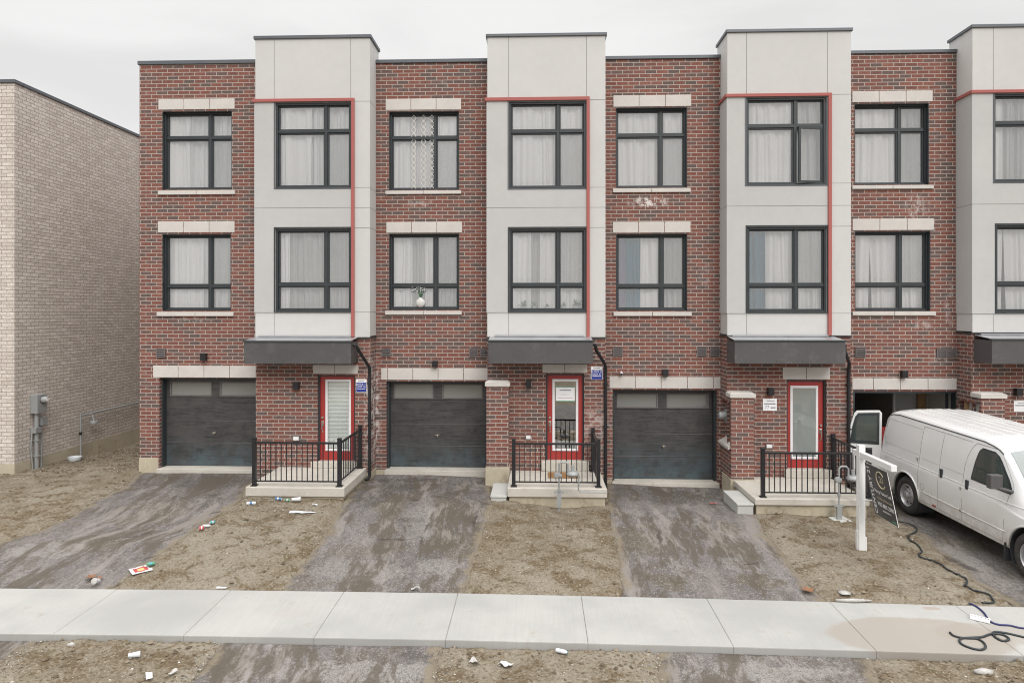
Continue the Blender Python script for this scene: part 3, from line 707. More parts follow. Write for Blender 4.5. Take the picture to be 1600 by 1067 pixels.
def face_cam(x, y, z): return Matrix.Translation((x, y, z)) @ Matrix.Rotation(R(90), 4, 'X')

# ------------------------------------------------------------------ townhouses (edges measured in the photo, set on the real wall planes)
YF = -.58; YG = -.55; YD = .26; YC = -1.18
U = [
 dict(xl=218, capb=101, capt=95, capx=300,
  w3=(253.4, 362.5, 174, 296.5, 325, 214.1), l3=(247.8, 366.7, 155, 171.4, (287.4, 327.9)), s3=(246.4, 366.7, 298, 304),
  w2=(253.4, 361, 366, 485.7, 325, 447.2), l2=(247, 366.7, 346, 363.4, (287, 327)), s2=(244.8, 364.5, 487.7, 494),
  vents=[(245, 259, 544.7, 558.8)], lamp=(312.4, 325, 552, 563), gl=(239.4, 400, 571.4, 589.7, (278.7, 318.9, 358.8)),
  go=(249, 590.5, 730, 738), gd=(260.4, 266, 330.7, 343.5, 407, 596.5, 618.4, 623, 657.7, 692, 728), gh=(335.5, 675.4),
  bay=(399, 578, 55.9, 61, 526.5), bx=488, red=(155, 159.8, 549.4, 554.2), bj=(428.5, 548), b3=(430.5, 549, 161, 294.2, 508.6, 204.8), b2=(430.5, 549, 357.8, 487, 509, 445),
  hj=(325, 488), sj=(159.5, 293.7, 325, 356.4, 487.7), can=(380.7, 548.6, 535, 568.6, 528), dl=(489.5, 559, 570, 584, 523.3),
  door=(496, 554.7, 586, 719.6), dg=(508.6, 548.6, 592.5, 704), hl=True, thr=(485, 558, 720.5, 730), wl=(458.6, 467.6, 597.3, 608.5), ob=(458, 468.5, 680.8, 688),
  pz=.23, slab=(383.3, 538, 761.7, 775.8), rail=(397.5, 530.5, 690.6, 759.5, 695.5, 752.7), side=(562, 'R'), ds=577.3, pier=None),
 dict(xl=588, capb=98.6, capt=93, capx=680,
  w3=(607.8, 717.4, 174.2, 297, 678.6, 214), l3=(602.7, 720.5, 154.5, 172, (642, 681.5)), s3=(602, 720.5, 297.9, 303.2),
  w2=(608, 717.5, 365, 484.3, 679.5, 446.3), l2=(603.8, 722, 346.8, 363.8, (643, 682.5)), s2=(601.3, 721.3, 485.8, 491.8),
  vents=[(597, 611, 544, 557), (733.4, 747.5, 544, 557), (750, 763, 544, 557)], lamp=(675.8, 683.7, 563.6, 572.8), gl=(595.7, 767, 575.7, 593.6, (605.5, 645, 684.5, 724.4)),
  go=(603.6, 596, 732, 741), gd=(607.8, 615.4, 677.2, 691.3, 754, 600, 622.6, 627, 662.8, 697, 730.8), gh=(683.7, 679.4),
  bay=(761.5, 946, 52.8, 57.5, 526.5), bx=853, red=(152.8, 158, 916.4, 921.2), bj=(794.7, 916.4), b3=(795.5, 915.6, 159.3, 294.8, 872, 204.8), b2=(795.8, 915.5, 357.5, 487, 872, 445.8),
  hj=(324.6, 488), sj=(157, 293.4, 324.6, 356, 486.5), can=(763, 926.3, 534, 568.4, 528), dl=(847.6, 917.6, 569.2, 582.4, 882.4),
  door=(853.2, 913, 584, 717.6), dg=(863, 903.5, 592, 704), hl=True, thr=(846, 920, 719.6, 729.4), wl=(822, 830, 593.6, 605), ob=(821, 830, 679, 686),
  pz=.20, slab=(792.7, 948.5, 763, 777), rail=(802.7, 935, 691, 760, 695.5, 753), side=(930, 'R'), ds=946.5, pier=(763, 799, 594, 603)),
 dict(xl=947, capb=92.8, capt=87.5, capx=1035,
  w3=(962, 1073.7, 168.3, 293.7, 1033.5, 209.9), l3=(958.4, 1080, 149, 166.9, (998.5, 1039.5)), s3=(957.8, 1079.3, 294.2, 300.4),
  w2=(962.5, 1073.8, 365.5, 485.5, 1035, 447), l2=(957.5, 1078.8, 346.8, 363.8, (997.7, 1038)), s2=(958.8, 1081, 487.5, 493.8),
  vents=[(958, 972.8, 542, 556.5), (1089, 1104, 542, 556.5), (1109, 1123.8, 542, 556.5)], lamp=(1035, 1043.7, 576.8, 587.5), gl=(952.3, 1129, 589, 606.6, (992.5, 1033, 1074, 1114.8)),
  go=(957.4, 609, 751, 759.5), gd=(958.5, 963.6, 1028, 1041.4, 1107.8, 615, 637.5, 641, 678.3, 713.4, 748), gh=(1036.7, 696.5),
  bay=(1136.5, 1329.7, 45.7, 50.5, 524), bx=1230, red=(147, 151.8, 1293, 1298.4), bj=(1166.3, 1292.8), b3=(1165.8, 1290.8, 152.8, 289.4, 1243.8, 196.6), b2=(1167, 1292, 355, 488, 1244.5, 445.8),
  hj=(322, 489.5), sj=(148.8, 287, 321.6, 354, 489.5), can=(1148, 1321.5, 534, 568.5, 527), dl=(1223, 1296.7, 574, 592.5, 1260),
  door=(1229.8, 1291.6, 593.6, 731.4), dg=(1234.5, 1278, 602.4, 716.8), hl=False, thr=(1227, 1301, 732.8, 743.5), wl=(1198.3, 1209.5, 605.7, 617), ob=(1196, 1206.7, 693, 700),
  pz=.10, slab=(1180, 1359, 780, 790), rail=(1192, 1357.5, 702.7, 774.4, 708, 768), side=(1313.5, 'R'), ds=1327, pier=(1144.6, 1179.7, 612, 621)),
 dict(xl=1330, capb=84, capt=78.8, capx=1415,
  w3=(1335, 1451.6, 161.9, 288.8, 1408.8, 201.9), l3=(1331.5, 1457, 142.5, 159.7, (1373.4, 1415.6)), s3=(1332, 1459.4, 289.4, 295),
  w2=(1335.8, 1453.8, 361.4, 486.2, 1410.3, 445), l2=(1332, 1459, 341.8, 359.8, (1374.5, 1417.3)), s2=(1332.7, 1462.8, 486.5, 492.7),
  vents=[(1335.8, 1351.8, 542.5, 558), (1462.8, 1478, 544, 558), (1479, 1493.7, 544, 558)], lamp=(1406, 1418.7, 579, 590), gl=(1331.5, 1507, 591, 608.5, (1364.4, 1407, 1449.8, 1492.5)),
  go=(1333, 611, 760, 768), gd=None, gh=None,
  bay=(1519.5, 1722, 38, 43, 519.4), bx=1600, red=(141, 145.8, 1685, 1690.4), bj=(1552, 1682), b3=(1553, 1682, 146.5, 284.7, 1635, 191.6), b2=(1556, 1684, 352, 488.5, 1637, 443.5),
  hj=(319, 490), sj=(142, 283, 319, 350, 490), can=(1550, 1722, 532, 568.6, 524), dl=(1616, 1692, 578, 595.5, 1654),
  door=(1624, 1688, 597, 740), dg=(1630, 1674, 606, 724), hl=False, thr=(1620, 1697, 741, 751), wl=(1584.6, 1596.5, 606.5, 618), ob=(1585, 1596, 698, 705),
  pz=.10, slab=(1583, 1770, 783, 794), rail=(1596, 1765, 706, 778, 711, 772), side=(1718, 'R'), ds=1724, pier=(1539.5, 1583, 611, 622)),
]
ORD = ['leftmost', 'second', 'third', 'rightmost']
POS = ['far left', 'second from left', 'third from left', 'far right']
HL = ['leftmost brick townhouse, with grey stucco bay and blinds in its red door glass',
      'second townhouse from left, with a white notice taped inside its red front door',
      'third townhouse from left, with blue curtains and white paper notice by its door',
      'rightmost townhouse, its garage standing open behind the white van']
BRT = 13.5     # depth of the block
def curtain_mesh(mb, xt0, xt1, z0, z1, y, xb0=None, xb1=None, amp=.022, lam=.10, seed=0):
    xb0 = xt0 if xb0 is None else xb0; xb1 = xt1 if xb1 is None else xb1
    n = max(12, int((xt1 - xt0) / .0125)); k = 8; vs = []
    for j in range(k + 1):
        v = j / k; z = z1 + (z0 - z1) * v
        a = xt0 + (xb0 - xt0) * v; b = xt1 + (xb1 - xt1) * v
        for i in range(n + 1):
            u = i / n; s = u * (xt1 - xt0) / lam + 1.6 * noise.noise(Vector((u * (xt1 - xt0) * 2.2, seed, v * .25)))
            vs.append((a + (b - a) * u, y + amp * math.sin(2 * math.pi * s) * (1 + .8 * noise.noise(Vector((u * 6, seed + 4, 0)))) + amp * 1.7 * math.sin(2 * math.pi * s * .31 + seed) + .015 * noise.noise(Vector((u * 3, v * 2, seed))), z))
    mb.mesh(vs, [(j * (n + 1) + i, (j + 1) * (n + 1) + i, (j + 1) * (n + 1) + i + 1, j * (n + 1) + i + 1) for j in range(k) for i in range(n)])
def curtain(x0, x1, z0, z1, y, spec, label, seed):
    t = thing('curtain', label, 'curtain', ((x0 + x1) / 2, y + .1, z0), 'curtains behind the townhouse windows')
    W = x1 - x0
    for q, (a, b, kind, *rest) in enumerate(spec):
        ab, bb = rest if rest else (a, b)
        mb = MB(); yy = y + .165 + .04 * (q % 2)
        curtain_mesh(mb, x0 + a * W, x0 + b * W, z0 - .03, z1 + .03, yy, x0 + ab * W, x0 + bb * W, seed=seed + q, amp=.016 if kind == 'curtain' else .022, lam=.085 if kind != 'curtain' else .12)
        mb.build('panel', M[kind], t, smooth=True)
    return t
CUR = {  # (unit, window) -> panels left..right as fractions of the window's width
 (0, 'w3'): ([(.0, .34, 'curtain'), (.32, 1.0, 'curtain_pattern')], 'sheer white curtain in the upper brick-wall window of the leftmost house'),
 (0, 'b3'): ([(.0, .45, 'curtain'), (.43, 1.0, 'curtain_pattern')], 'sheer white curtain in the upper bay window of the leftmost house'),
 (0, 'w2'): ([(.0, .55, 'curtain'), (.5, 1.0, 'curtain_pattern')], 'sheer white curtain in the lower brick-wall window of the leftmost house'),
 (0, 'b2'): ([(.0, .16, 'curtain'), (.12, 1.0, 'curtain_grey')], 'net curtain across the lower bay window of the leftmost house'),
 (1, 'w3'): ([(.0, .27, 'curtain'), (.25, .62, 'curtain_pattern'), (.6, 1, 'curtain')], 'diamond patterned white curtain in the upper brick-wall window of the second house'),
 (1, 'b3'): ([(.0, 1.0, 'curtain')], 'finely pleated white curtain in the upper bay window of the second house'),
 (1, 'w2'): ([(.0, .30, 'curtain'), (.28, .5, 'curtain_grey'), (.48, .64, 'curtain'), (.62, 1.0, 'curtain_grey')], 'white curtain behind the round vase in the second house'),
 (1, 'b2'): ([(.0, .28, 'curtain'), (.26, .42, 'curtain_grey'), (.4, .75, 'curtain'), (.73, 1, 'curtain')], 'white curtain behind the row of small potted plants'),
 (2, 'w3'): ([(.0, 1.0, 'curtain')], 'smooth white curtain in the upper brick-wall window of the third house'),
 (2, 'b3'): ([(.0, .66, 'curtain'), (.64, 1.0, 'curtain_grey')], 'white curtain behind the bay window whose casement stands open'),  # grey right panel is filler added to lighten the bare pane
 (2, 'w2'): ([(.02, .16, 'curtain_purple'), (.14, .37, 'curtain_blue'), (.36, .62, 'curtain'), (.62, 1, 'curtain_grey')], 'blue and white curtains in the lower brick-wall window of the third house'),
 (2, 'b2'): ([(.0, .25, 'curtain_blue'), (.22, .64, 'curtain'), (.66, 1, 'curtain_pattern')], 'blue and white curtains in the lower bay window of the third house'),
 (3, 'w3'): ([(.0, .63, 'curtain'), (.6, 1.0, 'curtain_grey')], 'white curtain in the upper brick-wall window of the rightmost house'),  # grey right panel added so the dark pane turns pale
 (3, 'b3'): ([(.0, .16, 'curtain'), (.14, 1, 'curtain_grey')], 'white curtain drawn aside in the upper bay window of the rightmost house'),  # wide grey panel is added filler that lightens the dark panes
 (3, 'w2'): ([(.0, .265, 'curtain', 0, .235), (.275, 1.0, 'curtain', .30, 1.0)], 'white curtains parted by a narrow dark gap in the rightmost house'),
 (3, 'b2'): ([(.0, .14, 'curtain', 0, .13), (.15, 1.0, 'curtain', .20, 1.0)], 'white curtains in the lower bay window of the rightmost house'),
}
houses = []; X0B = []
for i, u in enumerate(U):
    bx0, bx1 = X_(u['bay'][0], YF), X_(u['bay'][1], YF)
    hx0 = X_(u['xl']) if i == 0 else houses[-1]['x1'] + .004
    hx1 = bx1
    H = thing('townhouse', HL[i], 'house', ((hx0 + hx1) / 2, 0, zA((hx0 + hx1) / 2)), 'row of attached brick townhouses')
    houses.append(dict(o=H, x0=hx0, x1=hx1, bx0=bx0, bx1=bx1))
    pz = u['pz']; ztop = Z_(u['capx'], u['capb']); zcap = Z_(u['capx'], u['capt'])
    bzt, bzc, bzb = Z_(u['bx'], u['bay'][2], YF), Z_(u['bx'], u['bay'][3], YF), Z_(u['bx'], u['bay'][4], YF)
    def rect(k, Y=0.0):
        a = u[k]; xm = (a[0] + a[1]) / 2; return X_(a[0], Y), X_(a[1], Y), Z_(xm, a[3], Y), Z_(xm, a[2], Y)
    W3, W2, B3, B2 = rect('w3'), rect('w2'), rect('b3', YF), rect('b2', YF)
    gox0 = X_(u['go'][0]); gox1 = gox0 + 2.42 if i in (0,) else {1: X_(762), 2: X_(1121), 3: X_(1501)}[i]
    xg = (gox0 + gox1) / 2; gz1 = Z_(u['capx'], u['go'][1]); gz0 = Z_(u['capx'], u['go'][2]) - .02
    gzb = Z_(u['capx'], u['go'][3]) - .10
    zbot = -.9
    # brick shell
    b = MB().m(M['brick'])
    endx = min(gox1 + .0, bx0 + .25)
    wall_y(b, hx0, bx0 + .3, zbot, ztop, 0, [W3, W2, (gox0, gox1, gz0 - .3, gz1)], .20)
    D0 = rect('door', YG)
    b.face([(hx0, BRT, zbot), (hx0, BRT, ztop), (hx1, BRT, ztop), (hx1, BRT, zbot)])
    if i == 0: b.face([(hx0, 0, zbot), (hx0, 0, ztop), (hx0, BRT, ztop), (hx0, BRT, zbot)])
    else: b.face([(hx0, 0, zbot), (hx0, BRT, zbot), (hx0, BRT, ztop), (hx0, 0, ztop)])
    if i == 3: b.face([(hx1, 0, zbot), (hx1, BRT, zbot), (hx1, BRT, ztop), (hx1, 0, ztop)])
    b.build('brick_wall', None, H)
    b = MB().m(M['brick'])
    wall_y(b, bx0, bx1, zbot, bzb + .02, YG, [(D0[0], D0[1], pz, D0[3])], .16)
    if u['pier']:
        pzc = Z_(u['pier'][0], u['pier'][3], -.92) - .01
        yp = -.89; px1 = bx0 + .5
        nich = [(-.80, -.04, .82, 1.80)] if i >= 2 else []
        wall_x(b, yp, 0, zbot, pzc, bx0, nich, .13)
        wall_x(b, YG, 0, pzc, bzb + .02, bx0, [], .1)
        b.face([(bx0, yp, zbot), (px1, yp, zbot), (px1, yp, pzc), (bx0, yp, pzc)])
        b.face([(px1, yp, zbot), (px1, YG, zbot), (px1, YG, pzc), (px1, yp, pzc)])
    else: wall_x(b, YG, 0, zbot, bzb + .02, bx0, [], .1)
    b.face([(bx1, YG, zbot), (bx1, 0.3, zbot), (bx1, 0.3, bzb + .02), (bx1, YG, bzb + .02)])
    b.build('entry_wall', None, H)
    # inside: floors, party walls, back partition (keeps rooms dark)
    b = MB().m(M['interior'])
    for zz in (2.5, 6.15, ztop - .35): b.box(hx0 + .02, hx1 - .02, .15 if zz < 9 else .01, BRT - .05, zz, zz + .12)
    for zz in (2.5, 6.15): b.box(bx0 + .03, bx1 - .03, YF + .18, .12, zz, zz + .12)
    b.box(hx0 + .01, hx0 + .03, .14, BRT - .05, -.6, ztop - .3); b.box(hx1 - .03, hx1 - .01, .14, BRT - .05, -.6, ztop - .3)
    b.box(hx0 + .04, hx1 - .04, 3.6, 3.7, 2.63, 6.14); b.box(hx0 + .04, hx1 - .04, 3.4, 3.5, 6.28, ztop - .4)
    b.box(bx0 + .02, bx0 + .1, .14, 6, -.5, 2.49)
    b.build('interior', None, H)
    # foundation stubs
    b = MB().m(M['foundation'])
    if i == 0:
        zf = Z_(220, 715); b.box(hx0 - .012, gox0 - .02, -.014, .1, -.6, zf); b.build('foundation', None, H, bevel=.008); b = MB().m(M['foundation'])
    if i in (0, 1, 2):                                        # right corner footing, next to the following garage
        b.box(bx1 - .5, bx1 + .014, YG - .014, .05, -.7, .12 if i < 2 else -.05)
        b.build('corner_footing', None, H, bevel=.008); b = MB().m(M['foundation'])
    if i >= 1: b.box(hx0 + .0, gox0 - .02, -.012, .1, -.7, .05 if i == 1 else -.12); b.build('foundation', None, H, bevel=.008); b = MB().m(M['foundation'])
    if u['pier']: b.box(bx0 - .02, bx0 + .52, -.91, -.2, -.7, pz + .14 if i < 2 else pz + .02)
    if b.v: b.build('pier_base', None, H, bevel=.008)
    # roof and parapet flashing
    b = MB().m(M['roof']); b.box(hx0, hx1, .25, BRT, ztop - .22, ztop - .15); rf = b.build('roof', None, H)
    b = MB().m(M['cap'])
    b.box(hx0 - .035 if i == 0 else hx0, bx0 + .05, -.035, .27, ztop, zcap)
    b.build('parapet_cap', None, H, bevel=.008); b = MB().m(M['cap'])
    b.box(hx0 - .035 if i == 0 else hx0, hx1, BRT - .2, BRT + .03, ztop, zcap)
    if i == 0: b.build('parapet_cap', None, H); b = MB().m(M['cap']); b.box(hx0 - .036, hx0 + .25, .27, BRT - .2, ztop, zcap - .002)
    b.build('parapet_cap', None, H, bevel=.008)
    # stone
    for k in ('l3', 'l2'):
        a = u[k]; xm = (a[0] + a[1]) / 2
        split_stone(H, X_(a[0]), X_(a[1]), Z_(xm, a[3]), Z_(xm, a[2]), 0, [X_(j) for j in a[4]])
    for k in ('s3', 's2'):
        a = u[k]; xm = (a[0] + a[1]) / 2; x0, x1 = X_(a[0], -.05), X_(a[1], -.05)
        split_stone(H, x0, x1, Z_(xm, a[3], -.05), Z_(xm, a[2], -.05), 0, [(x0 + x1) / 2], out=.05, nm='sill')
    a = u['gl']; split_stone(H, X_(a[0]), min(X_(a[1]), bx0 - .002), Z_(u['capx'], a[3]), Z_(u['capx'], a[2]), 0, [X_(j) for j in a[4] if X_(j) < bx0 - .05])
    a = u['dl']; split_stone(H, X_(a[0], YG), X_(a[1], YG), Z_(a[4], a[3], YG), Z_(a[4], a[2], YG), YG, [X_(a[4], YG)])
    # windows + curtains
    for k, rc, Y in (('w3', W3, 0), ('w2', W2, 0), ('b3', B3, YF), ('b2', B2, YF)):
        a = u[k]; wo_ = window(H, *rc[:2], *rc[2:], Y, X_(a[4], Y), Z_(a[4], a[5], Y), open_sash=(i == 2 and k == 'b3'), rec=.075 if Y == 0 else 0)
        if Y == YF:
            s = MB(); x0, x1, z0, z1 = rc; t_ = .03
            s.box(x0 - t_, x1 + t_, Y - .028, Y - .002, z1 + .002, z1 + t_ + .01); s.box(x0 - t_, x0 - .002, Y - .028, Y - .002, z0, z1); s.box(x1 + .002, x1 + t_, Y - .028, Y - .002, z0, z1); s.box(x0 - t_, x1 + t_, Y - .028, Y - .002, z0 - .02, z0 - .001)
            s.build('frame_trim', M['cap'] if k == 'b3' else M['frame'], wo_)
        spec, lab = CUR[(i, k)]
        curtain(rc[0] + .02, rc[1] - .02, rc[2], rc[3], Y + (.08 if Y == 0 else .01), spec, lab, i * 10 + ord(k[0]) + int(k[1]))
    # stucco bay
    zr1, zr0 = Z_(u['bx'], u['red'][0], YF), Z_(u['bx'], u['red'][1], YF)
    rx0, rx1 = X_(u['red'][2], YF), X_(u['red'][3], YF)
    zh1, zh2 = Z_(u['bx'], u['hj'][0], YF), Z_(u['bx'], u['hj'][1], YF)
    b = MB().m(M['stucco'])
    wall_y(b, bx0, bx1, bzb, bzc, YF, [B3, B2], .14)
    b.face([(bx0, YF, bzb), (bx0, YF, bzc), (bx0, .28, bzc), (bx0, .28, bzb)]); b.face([(bx1, YF, bzb), (bx1, .28, bzb), (bx1, .28, bzc), (bx1, YF, bzc)])
    b.face([(bx0, .28, ztop - .3), (bx0, .28, bzc), (bx1, .28, bzc), (bx1, .28, ztop - .3)])
    b.face([(bx0, YF, bzb), (bx0, .0, bzb), (bx1, .0, bzb), (bx1, YF, bzb)]); b.face([(bx0, YF, bzc), (bx1, YF, bzc), (bx1, .28, bzc), (bx0, .28, bzc)])
    g = .0045; yj = YF - .0015; b.m(M['joint'])
    def vj(x, z0, z1): b.box(x - g, x + g, yj, yj + .02, z0, z1)
    def hj_(z, x0, x1, Y=yj): b.box(x0, x1, Y, Y + .02, z - g, z + g)
    for q in u['bj']: vj(X_(q, YF), zr1 + .002, bzc - .002)
    vj(X_(u['bj'][0], YF), bzb + .002, zh2 - .03)
    for q in u['sj']:
        zq = Z_(u['bx'], q, YF); hj_(zq, rx1 + .002, bx1 - .004)
        b.box(bx1 - .004, bx1 + .0015, YF + .0, .0, zq - g, zq + g)
    b.m(M['frame']); b.box(bx0 - .02, bx1 + .02, YF - .012, -.002, bzb - .03, bzb - .002)
    bay = b.build('bay', None, H)
    # darker stucco field wrapping the left corner, with the red border
    b = MB().m(M['stucco_grey']); fy = YF - .018
    wall_y(b, bx0 - .018, rx0 + .002, zh2 - .0, zr0 + .002, fy, [(B3[0] - .034, B3[1] + .034, B3[2] - .024, B3[3] + .042), (B2[0] - .034, B2[1] + .034, B2[2] - .024 if B2[2] - .024 > zh2 else zh2 + .001, B2[3] + .042)], .0165)
    b.face([(bx0 - .018, fy, zh2), (bx0 - .018, fy, zr0), (bx0 - .018, -.002, zr0), (bx0 - .018, -.002, zh2)])
    b.face([(bx0 - .018, fy, zh2), (bx0 - .018, -.002, zh2), (rx0, YF, zh2), (rx0, fy, zh2)])
    b.m(M['joint']); b.box(bx0 - .018, rx0, fy - .0015, fy + .01, zh1 - g, zh1 + g); b.box(bx0 - .0195, bx0 - .01, fy, -.004, zh1 - g, zh1 + g)
    b.build('bay_panel', None, H)
    b = MB().m(M['red_trim']); ry = YF - .055
    b.box(bx0 - .055, rx1, ry, YF - .001, zr0, zr1); b.box(rx0, rx1, ry, YF - .001, bzb + .004, zr0 - .0005)
    b.box(bx0 - .055, bx0 - .001, YF, -.003, zr0, zr1)
    b.build('red_trim', None, H, bevel=.004)
    b = MB().m(M['cap']); b.box(bx0 - .035, bx1 + .035, YF - .035, .315, bzc, bzt); b.build('bay_cap', None, H, bevel=.008)
    # canopy
    a = u['can']; cz0, cz1 = Z_(u['bx'], a[3], YC), Z_(u['bx'], a[2], YC)
    cx0 = X_(a[0], YC); cx1 = X_(a[1], YC)
    b = MB().m(M['canopy']); b.box(cx0, cx1, YC, YG - .003, cz0, cz1)
    for q in range(3): b.m(M['dark_plastic']); b.cyl((cx0 + .9 + q * .55, YC - .006, cz0 + .06), (cx0 + .9 + q * .55, YC + .004, cz0 + .06), .014, 8)
    cn_ = b.build('canopy', None, H, bevel=.006)
    b = MB().m(M['frame']); b.box(cx0 - .015, cx1 + .015, YC - .015, YC + .08, cz1 + .001, cz1 + .035)
    b.m(M['flash']); b.face([(cx0, YC + .05, cz1 + .036), (cx1, YC + .05, cz1 + .036), (cx1, YG, cz1 + .10), (cx0, YG, cz1 + .10)])
    b.box(cx0 + .1, cx1 - .15, YG - .12, YG - .06, cz1 + .10, cz1 + .13); b.build('flashing', None, cn_)
    # downspout
    dx = X_(u['ds'], YG - .07); dzb = Z_(u['ds'], {0: 748, 1: 768, 2: 775, 3: 780}[i], YG - .07)
    path = [(cx1 + .0, YC + .18, cz1 - .06), (cx1 + .07, YC + .2, cz1 - .08), (cx1 + .10, YC + .28, cz1 - .2), (dx - .04, YG - .16, cz0 - .02), (dx, YG - .06, cz0 - .12), (dx, YG - .05, cz0 - .3), (dx, YG - .05, dzb + .15), (dx, YG - .06, dzb + .05), (dx - .05, YG - .18, dzb - .01)]
    b = MB().m(M['black']); b.tube(path[:6], .037, 10); b.tube([path[5], path[6]], .037, 10); b.tube(path[6:], .037, 10)
    for zz in (cz0 - .5, (cz0 + dzb) / 2): b.box(dx - .05, dx + .05, YG - .09, YG - .002, zz - .012, zz + .012)
    b.build('downspout', None, H, auto=45)
    # garage
    if u['gd']:
        xl_, wx0, wx1, wx2, wx3, wy0, wy1, j0, j1, j2, yb = u['gd']; cxp = u['capx']
        G = lambda p: X_(p, YD); Zg = lambda p: Z_(cxp, p, YD)
        zs = [gz0, Zg(j2), Zg(j1), Zg(j0) + .03, gz1 - .02]
        dxl, dxr = (G(xl_) if i == 0 else gox0 + .05), gox1 - .06
        b = MB().m(M['garage_door'])
        for q in range(3):
            b.m(M['garage_door']); b.box(dxl, dxr, YD, YD + .05, zs[q] + .004, zs[q + 1] - .004)
            if q: b.m(M['vent']); b.box(dxl, dxr, YD - .003, YD + .002, zs[q] + .004, zs[q] + .012)  # pale strip stands in for the highlight along each panel joint
        b.m(M['garage_door']); wins = [(G(wx0), G(wx1), Zg(wy1), Zg(wy0)), (G(wx2), min(G(wx3), dxr - .06), Zg(wy1), Zg(wy0))]
        wall_y(b, dxl, dxr, zs[3] + .004, zs[4], YD, wins, .05)
        b.m(M['vent_dark']); b.box(dxl, dxr, YD + .03, YD + .045, gz0, zs[3] + .01)
        gd = b.build('garage_door', None, H, bevel=.0)
        for (a0, a1, c0, c1) in wins:
            gb = MB(); gb.box(a0, a1, YD + .03, YD + .036, c0, c1); gb.build('pane', M['garage_glass'], gd)
            tb = MB().m(M['vent']); w_ = .022
            for bb in ((a0, a1, c1 - w_, c1), (a0, a1, c0, c0 + w_), (a0, a0 + w_, c0 + w_, c1 - w_), (a1 - w_, a1, c0 + w_, c1 - w_)): tb.box(bb[0], bb[1], YD - .006, YD + .028, bb[2], bb[3])
            tb.build('pane_trim', None, gd)
        hx, hz = onY(u['gh'][0], u['gh'][1], YD)
        hb = MB().m(M['nickel']); hb.cyl((hx, YD - .03, hz), (hx, YD + .001, hz), .022, 12); hb.box(hx - .045, hx + .045, YD - .045, YD - .03, hz - .011, hz + .011); hb.box(hx - .01, hx + .01, YD - .044, YD - .032, hz - .045, hz + .012)
        hb.build('handle', None, gd)
        b = MB().m(M['frame']); b.box(gox0 + .001, dxl, .10, YD + .06, gz0, gz1 - .001); b.box(dxr, gox1 - .001, .10, YD + .06, gz0, gz1 - .001); b.box(dxl, dxr, .12, YD + .06, gz1 - .045, gz1 - .001)
        b.build('garage_frame', None, H, bevel=.004)
    else:
        b = MB().m(M['frame']); b.box(gox0 + .001, gox0 + .05, .02, .25, gz0, gz1 - .001); b.box(gox1 - .08, gox1 - .001, .02, .25, gz0, gz1 - .001); b.box(gox0 + .05, gox1 - .08, .02, .25, gz1 - .05, gz1 - .001)
        for q in (gox0 + .12, gox1 - .14): b.box(q, q + .03, .3, .36, gz0, gz1)
        b.build('garage_frame', None, H, bevel=.004)
        b = MB().m(M['interior_dark']); b.box(gox0 - .3, bx0, 5.6, 5.7, -.5, 2.24); b.box(gox0 - .3, bx0, .0, 5.7, -.34, -.30)
        b.build('garage_interior', None, H)
    b = MB().m(M['concrete']); b.box(gox0 - .02, gox1 + .02, -.12, 5.5, gzb - .2, gz0 - .003); b.build('garage_slab', None, H, bevel=.008)
    # vents, lamps, outlet box
    for (a0, a1, c0, c1) in u['vents']:
        x0, x1, z0, z1 = X_(a0), X_(a1), Z_(a0, c1), Z_(a0, c0)
        b = MB().m(M['vent_dark']); b.box(x0, x1, -.012, .0, z0, z1); b.m(M['vent'])
        b.box(x0, x1, -.035, -.0125, z1 - .018, z1); b.box(x0, x0 + .015, -.035, -.0125, z0, z1 - .019); b.box(x1 - .015, x1, -.035, -.0125, z0, z1 - .019)
        for q in range(4):
            zz = z0 + .01 + q * (z1 - z0 - .03) / 4
            b.mesh([(x0 + .015, -.012, zz + .03), (x1 - .015, -.012, zz + .03), (x1 - .015, -.04, zz + .008), (x0 + .015, -.04, zz + .008), (x0 + .015, -.04, zz + .002), (x1 - .015, -.04, zz + .002), (x1 - .015, -.012, zz + .024), (x0 + .015, -.012, zz + .024)], [(0, 3, 2, 1), (3, 4, 5, 2), (4, 7, 6, 5)])
        b.build('vent', None, H)
    for (a0, a1, c0, c1, Y) in ((*u['lamp'], 0.0), (*u['wl'], YG)):
        x0, x1, z0, z1 = X_(a0, Y - .06), X_(a1, Y - .06), Z_(a0, c1, Y - .06), Z_(a0, c0, Y - .06)
        xm, hw = (x0 + x1) / 2, min(.065, (x1 - x0) / 2)
        b = MB().m(M['black']); b.box(xm - hw, xm + hw, Y - .13, Y - .02, z0, z1); b.box(xm - hw * .7, xm + hw * .7, Y - .02, Y, z0 + .02, z1 - .02); b.m(M['white_text']); b.box(xm - hw * .6, xm + hw * .6, Y - .11, Y - .04, z0 - .003, z0 - .0005)
        b.build('wall_lamp', None, H, bevel=.003)
    a = u['ob']; x0, x1, z0, z1 = X_(a[0], YG), X_(a[1], YG), Z_(a[0], a[3], YG), Z_(a[0], a[2], YG)
    b = MB().m(M['vent']); b.box(x0, x1, YG - .035, YG - .001, z0, z1); b.m(M['white_trim']); b.box(x0 + .015, x1 - .015, YG - .042, YG - .0352, z0 + .012, z1 - .012); b.build('outlet_box', None, H, bevel=.003)
    # front door
    x0, x1, z0, z1 = D0; yd = YG + .11
    b = MB().m(M['frame']); t_ = .035
    b.box(x0 + .001, x0 + t_, yd - .05, yd + .06, pz + .02, z1 - .001); b.box(x1 - t_, x1 - .001, yd - .05, yd + .06, pz + .02, z1 - .001); b.box(x0 + t_, x1 - t_, yd - .05, yd + .06, z1 - t_, z1 - .001)
    b.build('door_frame', None, H)
